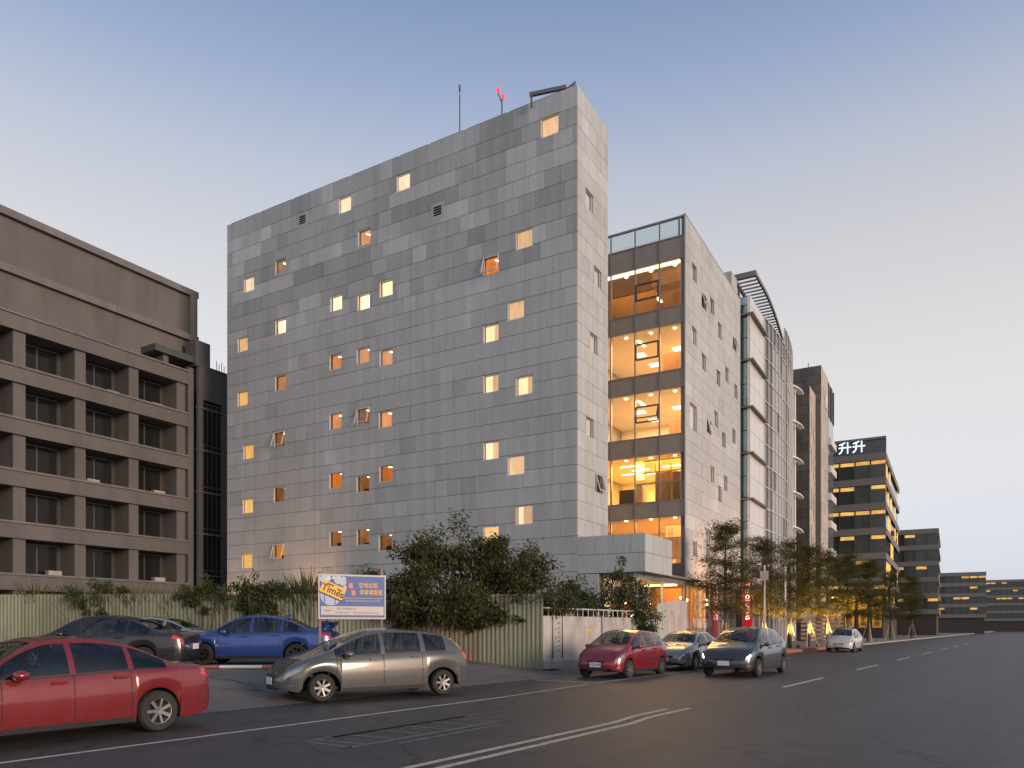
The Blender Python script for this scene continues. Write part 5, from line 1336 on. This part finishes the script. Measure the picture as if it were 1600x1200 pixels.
# ================================================================ VEGETATION
M['bark'] = plain('bark', (.09, .07, .055), .9, 0, .3, scale=6, stretch=(1, 1, .2), bmp=.4)
LEAF = foliage('bush_leaves', (.040, .050, .018), (.125, .13, .045)); LEAFD = foliage('tree_leaves', (.045, .052, .015), (.17, .16, .04), .45)
GRASS = foliage('reed_grass', (.045, .055, .02), (.13, .14, .055), .3); VINE = foliage('vine_leaves', (.034, .052, .018), (.10, .125, .042))
def leaf(m, p, d, up, L, W, tone):
    """one folded leaf of four triangles"""
    d = d.normalized(); s = d.cross(up); s = s.normalized() if s.length > 1e-4 else Vector((1, 0, 0)); nrm = s.cross(d)
    b = len(m.v); mid = p + d * L * .45
    m.v += [tuple(p), tuple(mid + s * W * .5 + nrm * W * .15), tuple(p + d * L - nrm * L * .12), tuple(mid - s * W * .5 + nrm * W * .15)]
    m.f += [[b, b + 1, b + 2], [b, b + 2, b + 3]]; m.m += [0, 0]; m.t += [tone, tone]
def rv(s=1.0): return Vector((random.gauss(0, s), random.gauss(0, s), random.gauss(0, s)))
def branch(m, p, d, L, r, seg=5, wob=.18, lift=0.0):
    pts = [p.copy()]; d = d.normalized()
    for i in range(seg):
        d = (d + rv(wob) + Vector((0, 0, lift))).normalized(); p = p + d * (L / seg); pts.append(p.copy())
    m.tube(pts, [r * (1 - .75 * i / seg) for i in range(seg + 1)], 6); return pts
def clump_leaves(m, c, rad, n, L, W, base=.45, squash=.7):
    for _ in range(n):
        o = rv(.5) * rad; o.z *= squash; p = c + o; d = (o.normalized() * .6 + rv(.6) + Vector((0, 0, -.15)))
        t = min(1, max(0, base + random.uniform(-.3, .3) + .25 * o.z / max(.05, rad)))
        leaf(m, p, d, Vector((random.uniform(-.4, .4), random.uniform(-.4, .4), 1)), L * random.uniform(.7, 1.3), W * random.uniform(.7, 1.3), t)
# big spreading bush-tree behind the fence
T = empty('bushy_tree', (-1.75, 27.15, .3)); tag(T, 'broad dark leafy tree spilling over the green fence', 'tree')
tr = MB(); cr = MB(); random.seed(21)
for k in range(6):
    a = k / 6 * 2 * math.pi; branch(tr, Vector((.1 * math.cos(a), .1 * math.sin(a), 0)), Vector((math.cos(a) * .45, math.sin(a) * .25, 1)), 2.6, .09, 5, .12)
tips = []
lobes = [(-3.0, 0, 2.9, .8), (-2.3, -.3, 3.4, 1.0), (-1.5, 0, 4.0, 1.05), (-.7, -.2, 4.35, 1.05), (.2, 0, 4.0, 1.1), (1.0, -.1, 4.2, 1.0), (1.7, 0, 3.9, .95), (2.4, -.2, 3.5, .9), (2.9, 0, 2.9, .8), (-2.6, -.5, 2.4, .8), (-1.6, -.7, 2.5, .9), (-.6, -.8, 2.5, .9), (.5, -.8, 2.6, .9), (1.5, -.6, 2.6, .9), (2.3, -.5, 2.4, .8), (-1.2, -.6, 3.2, 1.0), (0, -.7, 3.3, 1.0), (1.2, -.6, 3.3, 1.0), (-.9, -.9, 1.9, .6), (.1, -.9, 1.75, .5), (-2.0, -.8, 2.0, .55), (1.4, -.8, 2.0, .5), (-1.8, 0, 4.5, .55), (.85, 0, 4.85, .5), (-3.5, 0, 3.2, .45)]
for (x, y, z, r_) in lobes:
    nsub = 11
    for _ in range(nsub):
        c_ = Vector((x, y, z)) + rv(.48) * r_
        st = Vector((x * .45, y * .3 + .1, 1.9)); branch(tr, st.lerp(c_, .55), c_ - st, (c_ - st).length * .5, .022, 3, .12)
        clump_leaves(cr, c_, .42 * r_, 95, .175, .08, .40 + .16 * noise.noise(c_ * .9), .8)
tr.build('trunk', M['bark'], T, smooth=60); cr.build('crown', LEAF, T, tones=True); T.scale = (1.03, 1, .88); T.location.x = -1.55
# shrub scrambling over the white wall
def shrub(name, loc, label, lobes, n, L, mat, seed, cat='shrub', group=None):
    random.seed(seed); e = empty(name, loc); tag(e, label, cat, group); s = MB(); f = MB()
    for (x, y, z, r_) in lobes:
        branch(s, Vector((x * .3, y * .3, 0)), Vector((x * .7, y * .7, z)), math.sqrt(x * x + y * y + z * z), .03, 4, .1)
        for _ in range(7):
            c_ = Vector((x, y, z)) + rv(.45) * r_; clump_leaves(f, c_, .4 * r_, n, L, L * .5, .45 + .2 * noise.noise(c_), .9)
    s.build('stem', M['bark'], e, smooth=60); f.build('foliage', mat, e, tones=True); return e
p_ = rw(-2.0, 7.0)
shrub('wall_shrub', (p_.x, p_.y, .2), 'dense green shrub scrambling over the white wall and its railing', [(-.3, .3, 3.2, .6), (.2, .3, 3.55, .5), (-.8, .1, 2.6, .7), (.5, .2, 2.8, .8), (1.0, .4, 2.4, .8), (-1.4, -.2, 2.3, .6), (0, 0, 2.2, .9), (.9, .1, 1.9, .7), (1.35, .45, 1.8, .6), (-.3, -.35, 2.0, .5), (1.2, 0.2, 1.3, .4), (.35, -.1, 1.6, .3), (-2.0, -.5, 2.25, .45), (-1.7, .3, 2.8, .4)], 70, .15, VINE, 5)
p_ = rw(-2.2, 1.8)
shrub('low_shrub', (p_.x, p_.y, .2), 'low scrub growing behind the railing next to the green fence', [(-.6, -.2, 2.0, .5), (0, .2, 2.05, .5), (.7, .6, 2.0, .5), (1.3, 1.6, 2.05, .5)], 60, .13, VINE, 9)
# creeper hanging over the fence top, in three swags
for i, (x, w_, lab) in enumerate(((-11.4, 1.0, 'leafy creeper hanging over the green fence above the silver sedan'), (-9.6, .5, 'thin creeper strand hanging down the green fence above the blue bonnet'), (-8.6, .8, 'leafy creeper spilling over the green fence above the blue roof'), (-15.5, 1.6, 'wide creeper mat over the green fence in front of the concrete block'))):
    s_ = (1.07 - x) / 13.57; y = 26.0 + 1.7 * s_
    shrub('creeper', (x, y + .05, .42), lab, [(-w_ * .6, -.05, 2.4, .35), (0, -.08, 2.45, .4), (w_ * .6, -.05, 2.45, .35), (-w_ * .3, -.12, 2.05, .25), (w_ * .1, -.12, 1.8, .2), (0, .2, 2.7, .4)], 45, .13, VINE, 30 + i, 'creeper')
# tall reeds behind the fence
def reed_mesh(seed, n, h, spread):
    random.seed(seed); m = MB()
    for _ in range(n):
        a = random.uniform(0, 2 * math.pi); r0 = abs(random.gauss(0, .18)); p = Vector((r0 * math.cos(a), r0 * math.sin(a), 0)); hh = h * random.uniform(.55, 1.1); bend = random.uniform(.15, .6) * spread
        d = Vector((math.cos(a), math.sin(a), 0)); sd_ = Vector((-math.sin(a), math.cos(a), 0)); w = random.uniform(.018, .032); t = random.random(); prev = None
        for k in range(6):
            s = k / 5; q = p + Vector((0, 0, hh * (s - .25 * bend * s * s))) + d * bend * hh * s * s; ww = sd_ * w * (1 - s) ** .6
            cur = (len(m.v), len(m.v) + 1); m.v += [tuple(q - ww), tuple(q + ww)]
            if prev: m.f.append([prev[0], prev[1], cur[1], cur[0]]); m.m.append(0); m.t.append(min(1, t * .6 + .4 * s))
            prev = cur
    return m.mesh('reed_blades', GRASS, tones=True)
RM = [reed_mesh(3, 260, 2.2, 1.0), reed_mesh(4, 210, 1.6, 1.2), reed_mesh(5, 150, 1.2, 1.3)]
spots = [(-7.9, 0, 1.0), (-7.5, 0, 1.12), (-7.1, 0, 1.0), (-5.9, 0, 1.05), (-6.4, 1, 1.0), (-8.5, 1, 1.0), (-9.1, 2, 1.2), (-9.8, 2, 1.0), (-10.6, 1, 1.0), (-11.4, 1, 1.1), (-12.2, 2, 1.3), (-13.1, 1, 1.0), (-14.2, 0, .9), (-15.5, 1, 1.1), (-17, 0, .9), (-18.5, 1, 1.2), (-5.2, 2, 1.0), (-4.6, 2, .9)]
RL = ['tall reed tuft right of the creepers above the blue roof', 'tallest reed tuft in the thick clump beside the blue board', 'tall reed tuft closing the thick clump against the blue board', 'tall reeds fanning out behind the blue board', 'medium reed tuft at the left post of the blue board',
      'medium reed tuft growing out of the creeper above the blue roof', 'short grass tuft over the fence above the blue windscreen', 'short grass tuft over the thin hanging creeper strand', 'medium reed tuft above the silver sedan tail', 'medium reed tuft within the creeper above the silver sedan', 'short grass tuft over the silver sedan roof',
      'medium reed tuft where the green fence bends', 'tall reed tuft before the stair windows of the concrete block', 'medium reed tuft inside the wide creeper mat', 'tall reed tuft beyond the wide creeper mat', 'medium reed tuft farthest along the fence from the board', 'short grass tuft at the top right corner of the blue board', 'short grass tuft between the blue board and the bushy tree']
for i, (x, k, sc) in enumerate(spots):
    s_ = (1.07 - x) / 13.57; y = 26.0 + 1.7 * s_ + random.uniform(.35, .8)
    e = obj_from('reed_tuft', RM[k], None, (x, y, 1.62 if k else 1.45), (0, 0, random.uniform(0, 6))); e.scale = (sc, sc, sc)
    tag(e, RL[i], 'reeds', 'reeds along the fence')
bk = MB(); bk.v = []
for i in range(24):   # earth bank they grow on
    x = 1 - i * 1.2; s_ = (1.07 - x) / 13.57; y = 26.15 + 1.7 * s_
    bk.v += [(x, y, .3), (x, y + .3, 1.5 if x < -3.5 else .4), (x, y + 1.6, 1.6 if x < -3.5 else .4), (x, y + 4, .3)]
for i in range(23):
    for k in range(3): bk.f.append([i * 4 + k, i * 4 + k + 1, i * 4 + k + 5, i * 4 + k + 4]); bk.m.append(0); bk.t.append(0)
tag(bk.build('earth_bank', M['soil'], smooth=60), kind='structure')

# street trees: straight trunk, tiers of flat horizontal branches
def street_tree_meshes(seed, h, spread):
    random.seed(seed); tr = MB(); cr = MB()
    tr.tube([(0, 0, 0), (.02, .01, h * .35), (-.03, .02, h * .7), (.02, 0, h)], [.14, .11, .07, .015], 8)
    tiers = [.36, .48, .59, .72, .83, .92, 1.0]
    for i, s in enumerate(tiers):
        nb = 9 if i < 4 else 6; L = spread * (1.0 - .72 * (i / 6) ** 1.3) * (.80 if i == 0 else 1.0)
        for k in range(nb):
            a = 2 * math.pi * (k + random.random() * .7) / nb + i; d = Vector((math.cos(a), math.sin(a), random.uniform(.02, .48))); Lb = L * random.uniform(.5, 1.2)
            pts = branch(tr, Vector((0, 0, h * s - .15 + random.uniform(-.28, .22))), d, Lb, .035, 6, .14, -.02)
            for j, q in enumerate(pts[2:]):
                for _ in range(4):
                    c_ = q + Vector((random.gauss(0, .26), random.gauss(0, .26), random.gauss(.05, .12)))
                    tone = .35 + .25 * random.random()
                    for _ in range(11):
                        o = Vector((random.gauss(0, .17), random.gauss(0, .17), random.gauss(0, .08)))
                        leaf(cr, c_ + o, rv(1) * Vector((1, 1, .35)), Vector((random.uniform(-.3, .3), random.uniform(-.3, .3), 1)), random.uniform(.10, .18), random.uniform(.05, .085), min(1, tone + random.uniform(-.2, .3)))
    return tr.mesh('street_tree_trunk', M['bark'], smooth=60), cr.mesh('street_tree_crown', LEAFD, tones=True)
STM = [street_tree_meshes(11, 7.3, 2.1), street_tree_meshes(12, 6.9, 2.2), street_tree_meshes(13, 7.2, 2.5)]
trees = [(-2.0, 20.3, 0, 1.0, 'layered street tree in front of the pink lit wall'), (-1.6, 26.2, 1, 1.0, 'layered street tree beside the red pillar sign'), (-1.4, 31.6, 2, .98, 'layered street tree with a lit trunk next to the thin pole'), (-1.0, 35.4, 0, 1.0, 'layered street tree with a brightly lit leaning trunk'),
         (-1.2, 42.0, 1, 1.05, 'layered street tree in front of the yellow banners'), (-1.2, 50.0, 2, 1.05, 'layered street tree past the yellow banners'), (-1.2, 60.0, 0, 1.1, 'layered street tree by the lit office block'), (-1.2, 74.0, 1, 1.1, 'layered street tree in front of the lower grey office block'), (-1.2, 92.0, 2, 1.1, 'layered street tree near the far end of the street')]
for (o_, t, k, sc, lab) in trees:
    e = empty('street_tree', rw(o_, t, .15), random.uniform(0, 6)); tag(e, lab, 'tree', 'street trees along the pavement')
    a = obj_from('trunk', STM[k][0], e); b = obj_from('crown', STM[k][1], e); e.scale = (sc, sc, sc)
    for q in range(3):
        m = MB(); an = q * 2.1; m.tube([(.55 * math.cos(an), .55 * math.sin(an), 0), (.10 * math.cos(an), .10 * math.sin(an), 1.7)], .035, 6); m.build('stake', M['paleslat'], e)

# ================================================================ LIT LAMPS OF THE STREET
def uplight(loc, aim, power, label, spot=70, c=(1.0, .52, .14), blend=.6):
    e = empty('ground_uplight', loc); tag(e, label, 'lamp', 'ground uplights')
    d = (Vector(aim) - Vector(loc)).normalized(); q = d.to_track_quat('Z', 'Y').to_matrix().to_4x4()
    m = MB(); m.lathe([(.001, -.10), (.10, -.10), (.13, .06), (.115, .06), (.10, .0)], n=14); o = m.build('housing', M['darkmetal'], e, smooth=40); o.matrix_local = Matrix.Translation((0, 0, .16)) @ q
    m = MB(); m.lathe([(.001, .03), (.105, .03)], n=14); o = m.build('lens', M['lamp'], e); o.matrix_local = Matrix.Translation((0, 0, .16)) @ q
    m = MB(); m.tube([(0, 0, 0), (0, 0, .1)], .03, 6); m.build('spike', M['darkmetal'], e)
    l = bpy.data.lights.new('uplight_beam', 'SPOT'); l.energy = power; l.spot_size = R(spot); l.spot_blend = blend; l.color = c; l.shadow_soft_size = .08
    lo_ = bpy.data.objects.new('uplight_beam', l); col.objects.link(lo_); lo_.parent = e
    lo_.location = Vector((0, 0, .16)) + d * .14; lo_.rotation_euler = d.to_track_quat('-Z', 'Y').to_euler()
for (o_, t, k, sc, lab), pw in zip(trees[1:5], (1500, 1700, 1800, 1900)):
    p = rw(o_ + .75, t - .75, .15); q = rw(o_, t, 3.6); uplight(p, q, pw, 'small warm uplight at the foot of the ' + lab.replace('layered ', '').replace(' with a lit trunk', '').replace(' with a brightly lit leaning trunk', ' past the thin pole').replace(' in front of', ' by'), 80)
p = bw(4.4, 12.4, .16); uplight(p, bw(2.4, 15.5, 6.3), 2600, 'warm floodlight washing the pink stone wall from the pavement', 100, (1.0, .34, .11), .95)
p = bw(-25.2, -1.2, .5); uplight(p, bw(-25.4, 0, 5.0), 800, 'warm floodlight at the end of the stone wall behind the fence', 70, (1.0, .48, .2), .9)
p = bw(-22.7, -1.0, .5); uplight(p, bw(-22.6, 0, 4.6), 600, 'warm floodlight below the leftmost windows of the stone wall', 60, (1.0, .48, .2), .9)
p = bw(-18.2, -2.2, .5); uplight(p, bw(-18.2, 0, 7.0), 1100, 'warm floodlight behind the reeds at the stone wall', 75, (1.0, .48, .22), .9)
